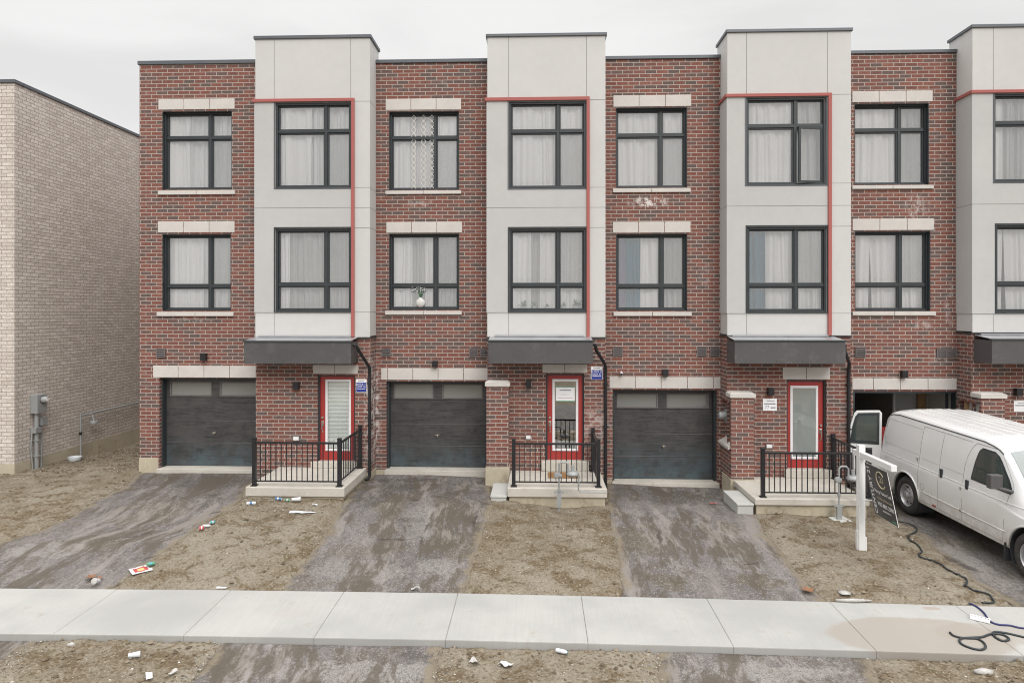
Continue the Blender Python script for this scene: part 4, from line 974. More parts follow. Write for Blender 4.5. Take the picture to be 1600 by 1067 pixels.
    gx0, gx1, gz_0, gz_1 = X_(u['dg'][0], yd), X_(u['dg'][1], yd), Z_(u['dg'][0], u['dg'][3], yd), Z_(u['dg'][0], u['dg'][2], yd)
    tz0 = Z_(u['thr'][0], u['thr'][2], YG - .03)
    b = MB().m(M['red_door']); wall_y(b, x0 + t_, x1 - t_, tz0, z1 - t_, yd, [(gx0 + .02, gx1 - .02, gz_0 + .02, gz_1 - .02)], .045)
    dr = b.build('front_door', None, H)
    b = MB().m(M['white_trim']); w_ = .055
    b.box(gx0, gx1, yd - .018, yd + .01, gz_1 - w_, gz_1); b.box(gx0, gx1, yd - .018, yd + .01, gz_0, gz_0 + w_); b.box(gx0, gx0 + w_, yd - .017, yd + .01, gz_0 + w_, gz_1 - w_); b.box(gx1 - w_, gx1, yd - .017, yd + .01, gz_0 + w_, gz_1 - w_)
    b.build('glass_trim', None, dr, bevel=.006)
    gb = MB(); gb.box(gx0 + w_ - .005, gx1 - w_ + .005, yd + .0, yd + .006, gz_0 + w_ - .005, gz_1 - w_ + .005)
    gb.build('pane', M['blind_glass'] if i == 0 else M['door_glass'] if i == 1 else M['frosted'], dr)
    if i == 0:
        b = MB().m(M['blind']); nb = 17
        for q in range(nb):
            zz = gz_0 + .06 + q * (gz_1 - gz_0 - .12) / nb; hh = (gz_1 - gz_0 - .12) / nb
            b.mesh([(gx0 + .05, yd + .03, zz), (gx1 - .05, yd + .03, zz), (gx1 - .05, yd + .05, zz + hh * .55), (gx0 + .05, yd + .05, zz + hh * .55), (gx0 + .05, yd + .03, zz + hh * .98), (gx1 - .05, yd + .03, zz + hh * .98)], [(0, 1, 2, 3), (3, 2, 5, 4)])
        b.build('blind', None, dr)
    else:
        b = MB().m(M['interior_dark']); b.box(x0, x1, yd + .9, yd + .95, pz, z1); b.build('hall_wall', None, H)
    hx = x0 + t_ + .055 if u['hl'] else x1 - t_ - .055
    hzz = Z_(u['dg'][0], {0: 652, 1: 652, 2: 664, 3: 668}[i], yd)
    b = MB().m(M['nickel']); b.cyl((hx, yd - .03, hzz), (hx, yd, hzz), .028, 14); b.build('deadbolt', None, dr, auto=40)
    b = MB().m(M['nickel']); b.box(hx - .03, hx + .03, yd - .012, yd - .0005, hzz - .20, hzz - .08); b.tube([(hx, yd - .012, hzz - .11), (hx, yd - .06, hzz - .13), (hx, yd - .065, hzz - .26), (hx, yd - .015, hzz - .33)], .011, 8); b.cyl((hx, yd - .02, hzz - .33), (hx, yd, hzz - .33), .02, 10)
    b.build('handle', None, dr, bevel=.004)
    # porch
    a = u['slab']; xmid = (a[0] + a[1]) / 2; yfr = onZ(xmid, a[2], pz)[1]
    sx0, sx1 = X_(a[0], yfr), X_(a[1], yfr)
    if i == 0: sx1p = sx1
    zf0 = Z_(xmid, a[3], yfr)
    b = MB().m(M['concrete']); b.box(sx0, sx1, yfr, (-.912 if u['pier'] and sx0 < bx0 + .52 else YG - .002), zf0, pz)
    if u['pier'] and sx0 < bx0 + .52: b.box(bx0 + .523, sx1, -.912, YG - .002, zf0 + .002, pz)
    a = u['thr']; b.box(X_(a[0], YG - .1), X_(a[1], YG - .1), YG - .10, YG + .16, pz + .001, max(pz + .06, tz0 - .001))
    po = b.build('porch', None, H, bevel=.012)
    b = MB().m(M['foundation']); b.box(sx0 + .04, sx1 - .04, yfr + .05, YG - .02, -1.0, zf0 - .001); b.build('porch_foundation', None, H)
    # railing
    xr0p, xr1p, yt, yb_, ytr, ybr = u['rail']; Yr = yfr + .13
    rx0_, rx1_ = X_(xr0p, Yr), X_(xr1p, Yr); zt = pz + .98; zr = pz + .90; zlo = pz + .10
    rb = MB().m(M['black']); rb.box(rx0_ + .03, rx1_ - .03, Yr - .02, Yr + .02, zr - .03, zr + .012); rb.box(rx0_ + .03, rx1_ - .03, Yr - .014, Yr + .014, zlo - .015, zlo + .012)
    yw_ = YG - .07; xs1 = rx1_
    rb.box(xs1 - .02, xs1 + .02, Yr + .03, yw_ - .03, zr - .03, zr + .012); rb.box(xs1 - .014, xs1 + .014, Yr + .03, yw_ - .03, zlo - .015, zlo + .012)
    rail = rb.build('railing', None, H, bevel=.004)
    for (xx, yy) in ((rx0_, Yr), (rx1_, Yr), (xs1, yw_)):
        pb_ = MB().m(M['black']); pb_.box(xx - .038, xx + .038, yy - .038, yy + .038, pz + .02, zt); pb_.box(xx - .045, xx + .045, yy - .045, yy + .045, zt + .0005, zt + .015); pb_.box(xx - .065, xx + .065, yy - .065, yy + .065, pz + .001, pz + .019)
        pb_.build('post', None, rail, bevel=.003)
    nb = {0: 15, 1: 15, 2: 18, 3: 18}[i]
    for q in range(nb):
        xx = rx0_ + .038 + (rx1_ - rx0_ - .076) * (q + .8) / (nb + .6)
        bb = MB().m(M['black']); bb.box(xx - .0085, xx + .0085, Yr - .0085, Yr + .0085, zlo + .0125, zr - .0305); bb.build('baluster', None, rail)
    for q in range(11):
        yy = Yr + .04 + (yw_ - Yr - .08) * (q + .8) / 11.6
        bb = MB().m(M['black']); bb.box(xs1 - .0085, xs1 + .0085, yy - .0085, yy + .0085, zlo + .0125, zr - .0305); bb.build('baluster', None, rail)
    # pier cap, niche
    if u['pier']:
        pzt = Z_(u['pier'][0], u['pier'][2], -.92)
        b = MB().m(M['stone']); b.box(bx0 - .03, bx0 + .53, -.925, YG - .002, pzc + .001, pzc + .085)
        b.mesh([(bx0 - .03, -.925, pzc + .0855), (bx0 + .53, -.925, pzc + .0855), (bx0 + .53, YG - .002, pzc + .0855), (bx0 - .03, YG - .002, pzc + .0855), (bx0 + .03, -.85, pzc + .12), (bx0 + .47, -.85, pzc + .12), (bx0 + .47, YG - .002, pzc + .12), (bx0 + .03, YG - .002, pzc + .12)],
               [(4, 5, 6, 7), (0, 1, 5, 4), (1, 2, 6, 5), (3, 0, 4, 7)])
        b.build('pier_cap', None, H, bevel=.004)
        if i >= 2:
            b = MB().m(M['stone']); b.mesh([(bx0 - .05, -.84, .76), (bx0 - .05, 0, .76), (bx0 - .05, 0, .82), (bx0 - .05, -.84, .82), (bx0 + .128, -.798, .83), (bx0 + .128, -.042, .83), (bx0 + .128, -.042, .93), (bx0 + .128, -.798, .93)],
                                           [(0, 3, 2, 1), (3, 7, 6, 2), (0, 4, 7, 3), (0, 1, 5, 4)]); b.build('niche_sill', None, H)
            b = MB()
            if i == 2:
                b.m(M['white_trim']); b.box(bx0 + .10, bx0 + .129, -.55, -.30, .94, 1.62); b.m(M['grey_meter']); b.box(bx0 + .0, bx0 + .0995, -.52, -.33, 1.3, 1.6)
                b.lathe([(0, .16), (.07, .15), (.085, .12), (.085, .0), (.095, 0), (.095, -.02), (0, -.02)], Matrix.Translation((bx0 - .0, -.425, 1.46)) @ Matrix.Rotation(R(-90), 4, 'Y'), 20)
                b.build('meter_box', None, H)
            else:
                b.m(M['interior']); b.box(bx0 + .09, bx0 + .129, -.72, -.32, .95, 1.78); b.m(M['wood']); b.box(bx0 + .06, bx0 + .12, -.30, -.18, .95, 1.78); b.build('niche_board', None, H)
    u['calc'] = dict(H=H, yfr=yfr, sx0=sx0, sx1=sx1, pz=pz, bx0=bx0, bx1=bx1, D0=D0, yd=yd, Yr=Yr, dg=(gx0, gx1, gz_0, gz_1), W2=W2, B2=B2, W3=W3, gox0=gox0, gox1=gox1, gz0=gz0)
    print('house', i, round(hx0, 2), round(hx1, 2), 'porch front', round(yfr, 2), 'gz', round(gz0, 2), round(gz1, 2))

# precast steps beside the porches
for i, (xa, xb, yt, ybm, lab) in {1: (770.3, 792.7, 774.4, 783.7, 'grey precast concrete step at the second porch, left of the gas meter'), 2: (1154, 1178.6, 787, 798.8, 'larger grey precast concrete step between the third driveway and its porch')}.items():
    c = U[i]['calc']; yfr = c['yfr'] + (.0 if i == 1 else .02)
    x1 = c['sx0'] - .012; x0 = x1 - .34
    zt = Z_((xa + xb) / 2, yt, yfr)
    b = MB().m(M['step']); b.box(x0, x1, yfr, yfr + 1.05, zt - .05, zt); b.box(x0 + .012, x1 - .012, yfr + .012, yfr + 1.04, base(x0, yfr) - .1, zt - .051)
    o = b.build('concrete_step', None, bevel=.012); tag(o, lab, 'step', 'precast steps beside the porches')
# lattice pattern on the patterned curtain of house 2
c = U[1]['calc']; W = c['W3']; ww = W[1] - W[0]; lm = MB().m(M['lattice'])
for k in (.34, .48, .60):
    for s_ in (-1, 1):
        pts = [(W[0] + ww * k + s_ * .055 * math.cos(2 * math.pi * t / 14 * 2.2), .135, W[2] + .05 + t * (W[3] - W[2] - .1) / 40) for t in range(41)]
        lm.tube(pts, .007, 4)
lm_par = [o for o in bpy.data.objects if o.get('label', '').startswith('diamond patterned')][0]
lm.build('lattice', None, lm_par)

# door mats, notices, signs
c = U[1]['calc']; b = MB().m(M['mat']); mx0, mx1 = X_(856, -1.0), X_(905, -1.0); b.box(mx0, mx1, -1.28, -.76, c['pz'] + .002, c['pz'] + .018)
tag(b.build('door_mat', None, bevel=.006), 'brown coir door mat in front of the second red door', 'door mat')
g0, g1, g2, g3 = c['dg']; yd = c['yd']
b = MB().m(M['paper']); na, nb_ = X_(868.5, yd), X_(898, yd); nz0, nz1 = Z_(883, 626, yd), Z_(883, 605, yd)
b.box(na, nb_, yd - .006, yd - .004, nz0, nz1); b.m(M['green_paint']); b.box(na + .02, nb_, yd - .006, yd - .0042, nz0 - .02, nz0 - .0005); b.box(na - .05, nb_, yd - .0065, yd - .0045, nz1 + .0005, nz1 + .012)
for q, (w_, zz) in enumerate(((.6, .75), (.5, .45), (.8, .2))): b.m(M['grey_text'] if q < 2 else M['red_trim']); b.box(na + (nb_ - na) * (1 - w_) / 2, nb_ - (nb_ - na) * (1 - w_) / 2, yd - .0075, yd - .0062, nz0 + (nz1 - nz0) * zz, nz0 + (nz1 - nz0) * zz + (.022 if q == 0 else .006))
tag(b.build('paper_notice', None), 'white notice with green tape stuck on the glass of a red door', 'notice')
for k, (px0, px1, py0, py1, unit, lab) in enumerate(((556.2, 572.8, 592.3, 612.4, 'UNIT 45', 'blue and white builder sign reading UNIT 45 beside the leftmost red door'), (923.5, 941.4, 572.6, 593, 'UNIT 47', 'blue and white builder sign reading UNIT 47 beside the second red door'))):
    Y = YG - .012; x0, x1, z0, z1 = X_(px0, Y), X_(px1, Y), Z_(px0, py1, Y), Z_(px0, py0, Y)
    t = thing('builder_sign', lab, 'sign', ((x0 + x1) / 2, Y, z0), 'blue builder unit signs')
    b = MB().m(M['white_text']); b.box(x0, x1, Y - .006, Y + .011, z0, z1); b.m(M['blue_sign']); b.box(x0 + .008, x1 - .006, Y - .0075, Y - .0062, z0 + .006, z0 + (z1 - z0) * .74); b.build('panel', None, t)
    b = MB(); xm = (x0 + x1) / 2; hh = z1 - z0
    text_mesh(b, 'BLOCK 12', .056, M['white_text'], face_cam(xm, Y - .0085, z0 + hh * .60)); text_mesh(b, unit, .056, M['white_text'], face_cam(xm, Y - .0085, z0 + hh * .41))
    b.m(M['white_text']); b.box(x0 + .03, x1 - .03, Y - .0085, Y - .0078, z0 + hh * .24, z0 + hh * .28); b.m(M['grey_text']); b.box(x0 + .05, x1 - .05, Y - .0075, Y - .0062, z0 + hh * .84, z0 + hh * .90)
    b.build('lettering', None, t)
for k, (px0, px1, py0, py1, lab, num) in enumerate(((1192, 1213.7, 622.5, 641.5, 'white paper notice with number 77 on brick beside the third red door', '77'), (1584, 1608, 626, 643, 'white paper notice on brick at the right edge, below the wall lamp', None))):
    Y = YG - .004; x0, x1, z0, z1 = X_(px0, Y), X_(px1, Y), Z_(px0, py1, Y), Z_(px0, py0, Y)
    b = MB().m(M['paper']); b.box(x0, x1, Y - .004, Y + .003, z0, z1); hh = z1 - z0; b.m(M['grey_text'])
    b.box(x0 + .03, x1 - .03, Y - .0052, Y - .0041, z0 + hh * .52, z0 + hh * .62)
    if num: text_mesh(b, num, .10, M['grey_text'], face_cam(x0 + .09, Y - .006, z0 + hh * .28)); b.box(x0 + .17, x1 - .03, Y - .0052, Y - .0041, z0 + hh * .2, z0 + hh * .3)
    b.m(M['vent']); b.box(x0 + .08, x1 - .05, Y - .0052, Y - .0041, z0 + hh * .78, z0 + hh * .82)
    tag(b.build('paper_notice', None), lab, 'notice')
x, z = onY(971, 583, -.06); b = MB().m(M['white_trim']); b.tube([(x, -.0, z + .03), (x, -.03, z + .03), (x, -.06, z)], .018, 8); b.cyl((x, -.03, z + .012), (x, -.13, z - .02), .03, 12); b.m(M['black']); b.cyl((x, -.131, z - .02), (x, -.136, z - .022), .024, 12)
tag(b.build('security_camera', None, auto=40), 'small white security camera above the third garage lintel', 'camera')

# things on the window sills inside
c = U[1]['calc']; xv, zv = onY(657, 481, .13); Wz = c['W2'][2] + .06
t = thing('vase', 'round white vase with white flowers in the second house window', 'vase', (xv, .13, Wz))
b = MB().m(M['pot']); b.lathe([(0, 0), (.05, 0), (.10, .05), (.115, .11), (.10, .17), (.05, .21), (.03, .22), (.035, .24), (.025, .24), (.02, .2)], Matrix.Translation((xv, .13, Wz)) @ Matrix.Diagonal((1, .45, 1, 1)), 20); b.build('body', None, t, smooth=True)
b = MB().m(M['leaf'])
for k in range(9):
    a = -1.1 + k * .27; b.tube([(xv, .13, Wz + .22), (xv + .06 * a, .13, Wz + .36), (xv - .05 + .17 * a, .12, Wz + .42 + .07 * math.cos(a * 2))], .004, 4)
    b.m(M['litter_white'])
    for q in range(4): b.blob((xv - .05 + .17 * a + random.uniform(-.04, .04), .13 + random.uniform(-.02, .02), Wz + .42 + random.uniform(-.06, .08)), .015, seed=k * 5 + q)
    b.m(M['leaf'])
b.build('flowers', None, t)
c = U[1]['calc']; Bz = c['B2'][2] + .06
for k, (px, s_, lab) in enumerate(((818, 1.0, 'bushy green plant in a white pot, leftmost on the bay window sill'), (835, 1.15, 'spiky green plant in a white pot, second on the bay window sill'), (855, .5, 'tiny low succulent in a white pot at the middle of the bay window sill'), (881, .7, 'low green plant in a white pot just right of the window mullion'), (900, 1.45, 'tallest green plant in a white pot, rightmost on the bay window sill'))):
    x = X_(px, YF + .135); y = YF + .135
    t = thing('potted_plant', lab, 'plant', (x, y, Bz), 'small potted plants on the bay window sill')
    b = MB().m(M['pot']); b.lathe([(0, 0), (.035, 0), (.048, .065), (.042, .065), (.03, .05), (0, .05)], Matrix.Translation((x, y, Bz)) @ Matrix.Diagonal((1, .7, 1, 1)), 14); b.build('pot', None, t, auto=40)
    b = MB().m(M['leaf'])
    for q in range(34):
        a = random.uniform(0, 6.28); el = random.uniform(.3, 1.5); L = s_ * random.uniform(.06, .15); d = Vector((math.cos(a) * math.cos(el), .35 * math.sin(a) * math.cos(el), math.sin(el)))
        p0 = Vector((x, y, Bz + .055)) + d * L * random.uniform(0, .5); p1 = p0 + d * L * .8; w = Vector((-math.sin(a), .3, .3)).normalized() * (.012 if k != 1 else .006)
        b.face([p0, (p0 + p1) / 2 + w, p1, (p0 + p1) / 2 - w])
    b.build('leaves', None, t)

# ------------------------------------------------------------------ beige brick neighbour
nx1 = X_(22.5); nz_t = Z_(22, 130); nzc = Z_(22, 124.5); nzf = Z_(22, 725)
NB = thing('brick_building', 'plain beige brick building with windowless side wall at the left edge', 'building', (nx1 - 4, 0, -.2))
b = MB().m(M['beige_brick']); xL = nx1 - 9
b.face([(xL, 0, nzf), (nx1, 0, nzf), (nx1, 0, nz_t), (xL, 0, nz_t)]); b.face([(nx1, 0, nzf), (nx1, 14, nzf), (nx1, 14, nz_t), (nx1, 0, nz_t)])
b.face([(xL, 0, nzf), (xL, 0, nz_t), (xL, 14, nz_t), (xL, 14, nzf)]); b.face([(xL, 14, nzf), (xL, 14, nz_t), (nx1, 14, nz_t), (nx1, 14, nzf)])
b.build('wall', None, NB)
b = MB().m(M['foundation']); b.box(xL - .0, nx1 + .012, -.012, 14, -1, nzf - .004); b.build('foundation', None, NB)
b = MB().m(M['roof']); b.box(xL + .02, nx1 - .02, .02, 13.98, nz_t - .2, nz_t - .05); b.build('roof', None, NB)
b = MB().m(M['cap'])
b.box(xL - .03, nx1 + .035, -.035, .25, nz_t, nzc); b.box(nx1 - .25, nx1 + .035, .25, 14, nz_t, nzc); b.build('parapet_cap', None, NB, bevel=.008)
# electric meter and conduits on its side wall
def onX(px, py, X):
    d = ray(px, py); t = X / d[0]; return -D + t * d[1], HC + t * d[2]
XW = nx1
ym, zm0 = onX(60, 645, XW + .1); _, zm1 = onX(58, 616, XW + .1)
EM = thing('electric_meter', 'grey electric meter box with conduits on the beige side wall', 'meter', (XW + .1, ym, -.2))
b = MB().m(M['grey_meter']); b.box(XW + .012, XW + .20, ym - .17, ym + .17, zm0, zm1); b.build('box', None, EM, bevel=.01)
b = MB().m(M['grey_meter']); b.lathe([(0, .13), (.065, .12), (.085, .09), (.085, 0), (.10, 0), (.10, -.03)], Matrix.Translation((XW + .20, ym + .02, zm1 - .14)) @ Matrix.Rotation(R(90), 4, 'Y'), 20); b.m(M['white_trim']); b.lathe([(0, .131), (.05, .128), (.05, .12)], Matrix.Translation((XW + .201, ym + .02, zm1 - .14)) @ Matrix.Rotation(R(90), 4, 'Y'), 16); b.build('dial', None, EM, auto=40)
b = MB().m(M['grey_meter']); zc = zm0 - .35
b.cyl((XW + .09, ym - .05, zm0), (XW + .09, ym - .05, -.25), .05, 12); b.box(XW + .02, XW + .17, ym - .17, ym + .02, zc - .14, zc); b.box(XW + .02, XW + .15, ym + .06, ym + .26, zc + .02, zc + .22)
b.tube([(XW + .07, ym + .14, zc + .02), (XW + .08, ym + .15, zc - .4), (XW + .09, ym + .10, -.28)], .022, 8); b.tube([(XW + .05, ym - .15, zc - .1), (XW + .05, ym - .19, zc - .5), (XW + .07, ym - .14, -.26)], .018, 8)
for zz in (zc - .35, zc - .75): b.box(XW + .012, XW + .16, ym - .11, ym + .01, zz, zz + .03)
b.build('conduit', None, EM, bevel=.004)
# gas pipe with regulator on the same wall
yg, zg = onX(126, 651, XW + .12)
GP = thing('gas_pipe', 'grey gas pipe and regulator running along the beige side wall', 'pipe', (XW + .12, yg, -.3))
b = MB().m(M['grey_meter']); b.tube([(XW + .12, yg, -.35), (XW + .12, yg, zg), (XW + .12, yg + .12, zg + .03), (XW + .10, 9, zg + .05)], .024, 8); b.build('pipe', None, GP, auto=40)
b = MB().m(M['black']); b.cyl((XW + .12, yg, zg - .5), (XW + .12, yg, zg - .42), .04, 10); b.m(M['grey_meter']); b.lathe([(0, .05), (.10, .045), (.11, .02), (.11, -.02), (.10, -.045), (0, -.05)], Matrix.Translation((XW + .22, yg + .42, zg - .22)), 20); b.tube([(XW + .12, yg + .3, zg + .03), (XW + .16, yg + .42, zg - .0), (XW + .22, yg + .42, zg - .17)], .02, 8)
b.cyl((XW + .12, yg, zg), (XW + .12, yg, zg + .1), .035, 10); b.build('regulator', None, GP, auto=40)
y0, z0 = onX(117, 712, XW + .35); zb0 = base(XW + .35, y0)
b = MB().m(M['clear_plastic']); b.lathe([(0, 0), (.14, 0), (.17, .06), (.17, .10), (.155, .10), (.15, .05), (0, .04)], Matrix.Translation((XW + .35, y0, zb0 + .03)), 20); tag(b.build('bucket_lid', None, auto=40), 'round white tub lying on the soil against the beige wall', 'tub')

# ------------------------------------------------------------------ gas meters in front of the porches
def gas_meter(px, pyb, pyt, cpx, porch, lab, plate):
    x, y = onG(px, pyb); zb = base(x, y); y = min(y, U[porch]['calc']['yfr'] - .16); x = X_(px, y)
    zt = Z_(px, pyt, y)
    t = thing('gas_meter', lab, 'meter', (x, y, zb), 'gas meter risers standing before the porches')
    g = M['grey_meter']
    b = MB().m(g); b.cyl((x, y, zb - .05), (x, y, zt), .016, 10); b.box(x - .045, x + .045, y - .03, y + .03, zb + .02, zb + .30); b.box(x - .10, x + .10, y - .01, y + .01, zb + .30, zb + .34); b.build('riser', None, t, auto=40)
    b = MB().m(g); b.cyl((x, y, zt - .42), (x, y, zt - .36), .03, 10); b.blob((x, y, zt - .10), .065, seed=2, amp=.1); b.lathe([(0, .04), (.05, .035), (.06, 0), (.05, -.035), (0, -.04)], Matrix.Translation((x - .05, y - .05, zt - .08)) @ Matrix.Rotation(R(90), 4, 'X'), 16); b.build('valve', None, t, auto=40)
    b = MB().m(g); b.tube([(x, y, zt), (x, y, zt + .13), (x + .04, y, zt + .17), (x + .14, y, zt + .17), (x + .18, y, zt + .12), (x + .18, y, zt - .02)], .02, 8)
    b.lathe([(0, .055), (.09, .05), (.12, .02), (.125, -.01), (.10, -.05), (0, -.06)], Matrix.Translation((x + .27, y, zt - .06)), 20)
    b.cyl((x + .27, y, zt - .01), (x + .27, y, zt + .10), .035, 12); b.build('regulator', None, t, auto=40)
    b = MB().m(g); b.tube([(x + .33, y, zt - .06), (x + .39, y + .0, zt - .08), (x + .39, y, U[porch]['pz'] + .07), (x + .42, y, U[porch]['pz'] + .035), (x + .95, y, U[porch]['pz'] + .035)], .017, 8); b.build('outlet_pipe', None, t, auto=40)
    if plate:
        q = onG(px + 2, pyb + 8); b = MB().m(M['step']); b.obox(Matrix.Translation((q[0], q[1], base(*q) + .03)) @ Matrix.Rotation(.3, 4, 'Z') @ Matrix.Rotation(.12, 4, 'X'), .34, .26, .025); tag(b.build('steel_plate', None, bevel=.004), 'small square grey plate lying on soil under the right gas meter', 'plate')
gas_meter(873.5, 794, 735, 0, 1, 'grey gas riser and regulator in front of the second porch', False)
gas_meter(1311, 806, 742, 0, 2, 'grey gas riser and regulator in front of the third porch, behind the sale sign', True)
# yellowish board lengths inside open garage
c = U[3]['calc']
for k, (px0, px1, pyt, Y, mat, lab) in enumerate(((1434, 1447, 612, 1.25, 'wood', 'brown wooden board leaning at the back of the open garage'), (1395, 1432, 612, 1.35, 'stucco_grey', 'wide grey sheet leaning at the back of the open garage'), (1448, 1462, 613, 1.2, 'interior_dark', 'narrow grey sheet right of the brown garage board'), (1463, 1488, 613, 1.1, 'stone', 'pale beige panel at the right of the open garage'))):
    x0, x1 = X_(px0, Y), X_(px1, Y); b = MB().m(M[mat]); b.box(x0, x1, Y, Y + .03, -.28, 2.15); tag(b.build('board', None), lab, 'board', 'sheets leaning inside the open garage')
x0 = X_(1395, 2.0); b = MB().m(M['white_trim']); b.cyl((X_(1398, .9), .9, -.28), (X_(1398, .9), .9, 2.2), .012, 8); tag(b.build('rod', None), 'thin pale rod standing upright inside the open garage', 'rod')
xg, yg_ = X_(1478, 1.05), 1.05
b = MB().m(M['black']); b.box(xg - .14, xg + .14, 1.06, 1.095, 1.72, 1.98); b.m(M['leaf']); b.box(xg - .11, xg + .11, 1.05, 1.059, 1.75, 1.95); tag(b.build('picture', None), 'small dark framed picture inside the open garage', 'picture')

# ------------------------------------------------------------------ white cargo van
A = onG(1415.5, 803); A = (A[0], A[1])
zr_ = base(*A) + .012; Bf = onG(1598, 905); zf_ = base(*Bf) + .012
Fv = Vector((Bf[0] - A[0], Bf[1] - A[1], zf_ - zr_)).normalized(); print('van', A, Bf, zr_, zf_); Lv = Fv.cross(Vector((0, 0, 1))).normalized(); Uv = Fv.cross(Lv) * -1
if Uv.z < 0: Uv = -Uv
RAX, WB_, HWID = 1.08, 3.36, 1.0
O0 = Vector((A[0], A[1], zr_)) - Fv * RAX - Lv * (HWID - .02)
MV = Matrix(((Fv.x, Lv.x, Uv.x, O0.x), (Fv.y, Lv.y, Uv.y, O0.y), (Fv.z, Lv.z, Uv.z, O0.z), (0, 0, 0, 1)))   # local: f forward, l towards the camera-left side, z up
def V3(f, l, z): return MV @ Vector((f, l, z))
SF = [0, .05, .12, .22, .35, .6, 3.2, 3.5, 3.65, 3.8, 3.95, 4.1, 4.22, 4.35, 4.7, 5.0, 5.2, 5.3, 5.37]
TOP = [1.60, 1.80, 1.93, 2.01, 2.05, 2.08, 2.08, 2.04, 1.98, 1.84, 1.65, 1.45, 1.30, 1.25, 1.17, 1.08, .98, .86, .76]
WID = [.93, .96, .98, .99, 1.0, 1.0, 1.0, 1.0, 1.0, 1.0, .998, .995, .99, .985, .96, .92, .87, .80, .74]
BOT = [.42, .38, .36, .36, .36, .36, .36, .36, .36, .36, .36, .36, .36, .36, .36, .37, .38, .40, .42]
PR = [(0, 0.0), (.5, 0.0), (.88, 0.0), (.965, .012), (.985, .05), (.995, .25), (1.0, .50), (1.0, .70), (.985, .78), (.965, .98), (.93, 1.30), (.875, 1.60), (.855, 1.665), (.835, 1.70), (.80, 1.735), (.70, 1.765), (.5, 1.79), (.25, 1.803), (0, 1.81)]
prof = catmull([(a, b, 0) for a, b in PR], 4)
def bodypt(f, j):
    top = float(np.interp(f, SF, TOP)); W = float(np.interp(f, SF, WID)); zb = float(np.interp(f, SF, BOT))
    w, h = prof[j].x, prof[j].y; z = zb + h * (2.08 - .36) / 1.81
    belt = .92
    if z > belt: z = belt + (z - belt) * (top - belt) / (2.08 - belt) if top > belt else top * .999 - (2.08 - z) * .01
    return W * w, z
def sidepoint(f, z, off=0.0, side=1):
    """point on the flank at height z"""
    best = None
    for j in range(len(prof) - 1):
        (w0, z0), (w1, z1) = bodypt(f, j), bodypt(f, j + 1)
        if z0 <= z <= z1 and w0 > .4 and z1 > z0:
            t = (z - z0) / (z1 - z0); best = w0 + (w1 - w0) * t; break
    if best is None: best = bodypt(f, 30)[0]
    return V3(f, side * (best + off), z)
VAN = thing('cargo_van', 'white cargo van parked on the right driveway with one rear door open', 'van', tuple(V3(2.7, 0, 0)))
fs_ = sorted(set([round(float(v), 3) for v in list(np.arange(0, 5.37, .07)) + SF]))
b = MB().m(M['van_body']); ring = []; npz = len(prof); vs = []
for f in fs_:
    row = [bodypt(f, j) for j in range(npz)]
    full = [(w, z) for w, z in row] + [(-w, z) for w, z in row[1:-1][::-1]]
    vs += [V3(f, w, z) for w, z in full]
k = 2 * npz - 2
fcs = [(i * k + j, i * k + (j + 1) % k, (i + 1) * k + (j + 1) % k, (i + 1) * k + j) for i in range(len(fs_) - 1) for j in range(k)]
fcs += [tuple(range(k))[::-1], tuple((len(fs_) - 1) * k + j for j in range(k))]
b.mesh(vs, fcs); bodyo = b.build('body', None, VAN)
import bmesh
bm_ = bmesh.new(); bm_.from_mesh(bodyo.data); bmesh.ops.recalc_face_normals(bm_, faces=bm_.faces)
if sum(f_.calc_area() * f_.normal.z for f_ in bm_.faces if f_.calc_center_median().z > .6) < 0: bmesh.ops.reverse_faces(bm_, faces=bm_.faces)
bm_.to_mesh(bodyo.data); bm_.free()
bpy.context.view_layer.update()
# wheel openings
def cutter(f, r):
    q = MB(); n = 40; v = [V3(f + r * math.cos(a), l, .40 + r * math.sin(a)) for l in (-1.3, 1.3) for a in [2 * math.pi * t / n for t in range(n)]]
    q.mesh(v, [tuple(range(n)), tuple(range(n, 2 * n))[::-1]] + [(t, n + t, n + (t + 1) % n, (t + 1) % n) for t in range(n)]); co_ = q.build('cut', M['dark_plastic'], origin=(0, 0, 0)); bb_ = bmesh.new(); bb_.from_mesh(co_.data); bmesh.ops.recalc_face_normals(bb_, faces=bb_.faces); bb_.to_mesh(co_.data); bb_.free(); return co_
for f in (RAX, RAX + WB_):
    cu = cutter(f, .455); md = bodyo.modifiers.new('b', 'BOOLEAN'); md.operation = 'DIFFERENCE'; md.object = cu; md.solver = 'EXACT'
    bpy.context.view_layer.update()
    nm_ = bpy.data.meshes.new_from_object(bodyo.evaluated_get(bpy.context.evaluated_depsgraph_get()))
    bodyo.modifiers.clear(); bodyo.data = nm_; bpy.data.objects.remove(cu)
bodyo.data.polygons.foreach_set('use_smooth', [True] * len(bodyo.data.polygons)); bodyo.data.set_sharp_from_angle(angle=R(38)); print('body', len(bodyo.data.polygons))
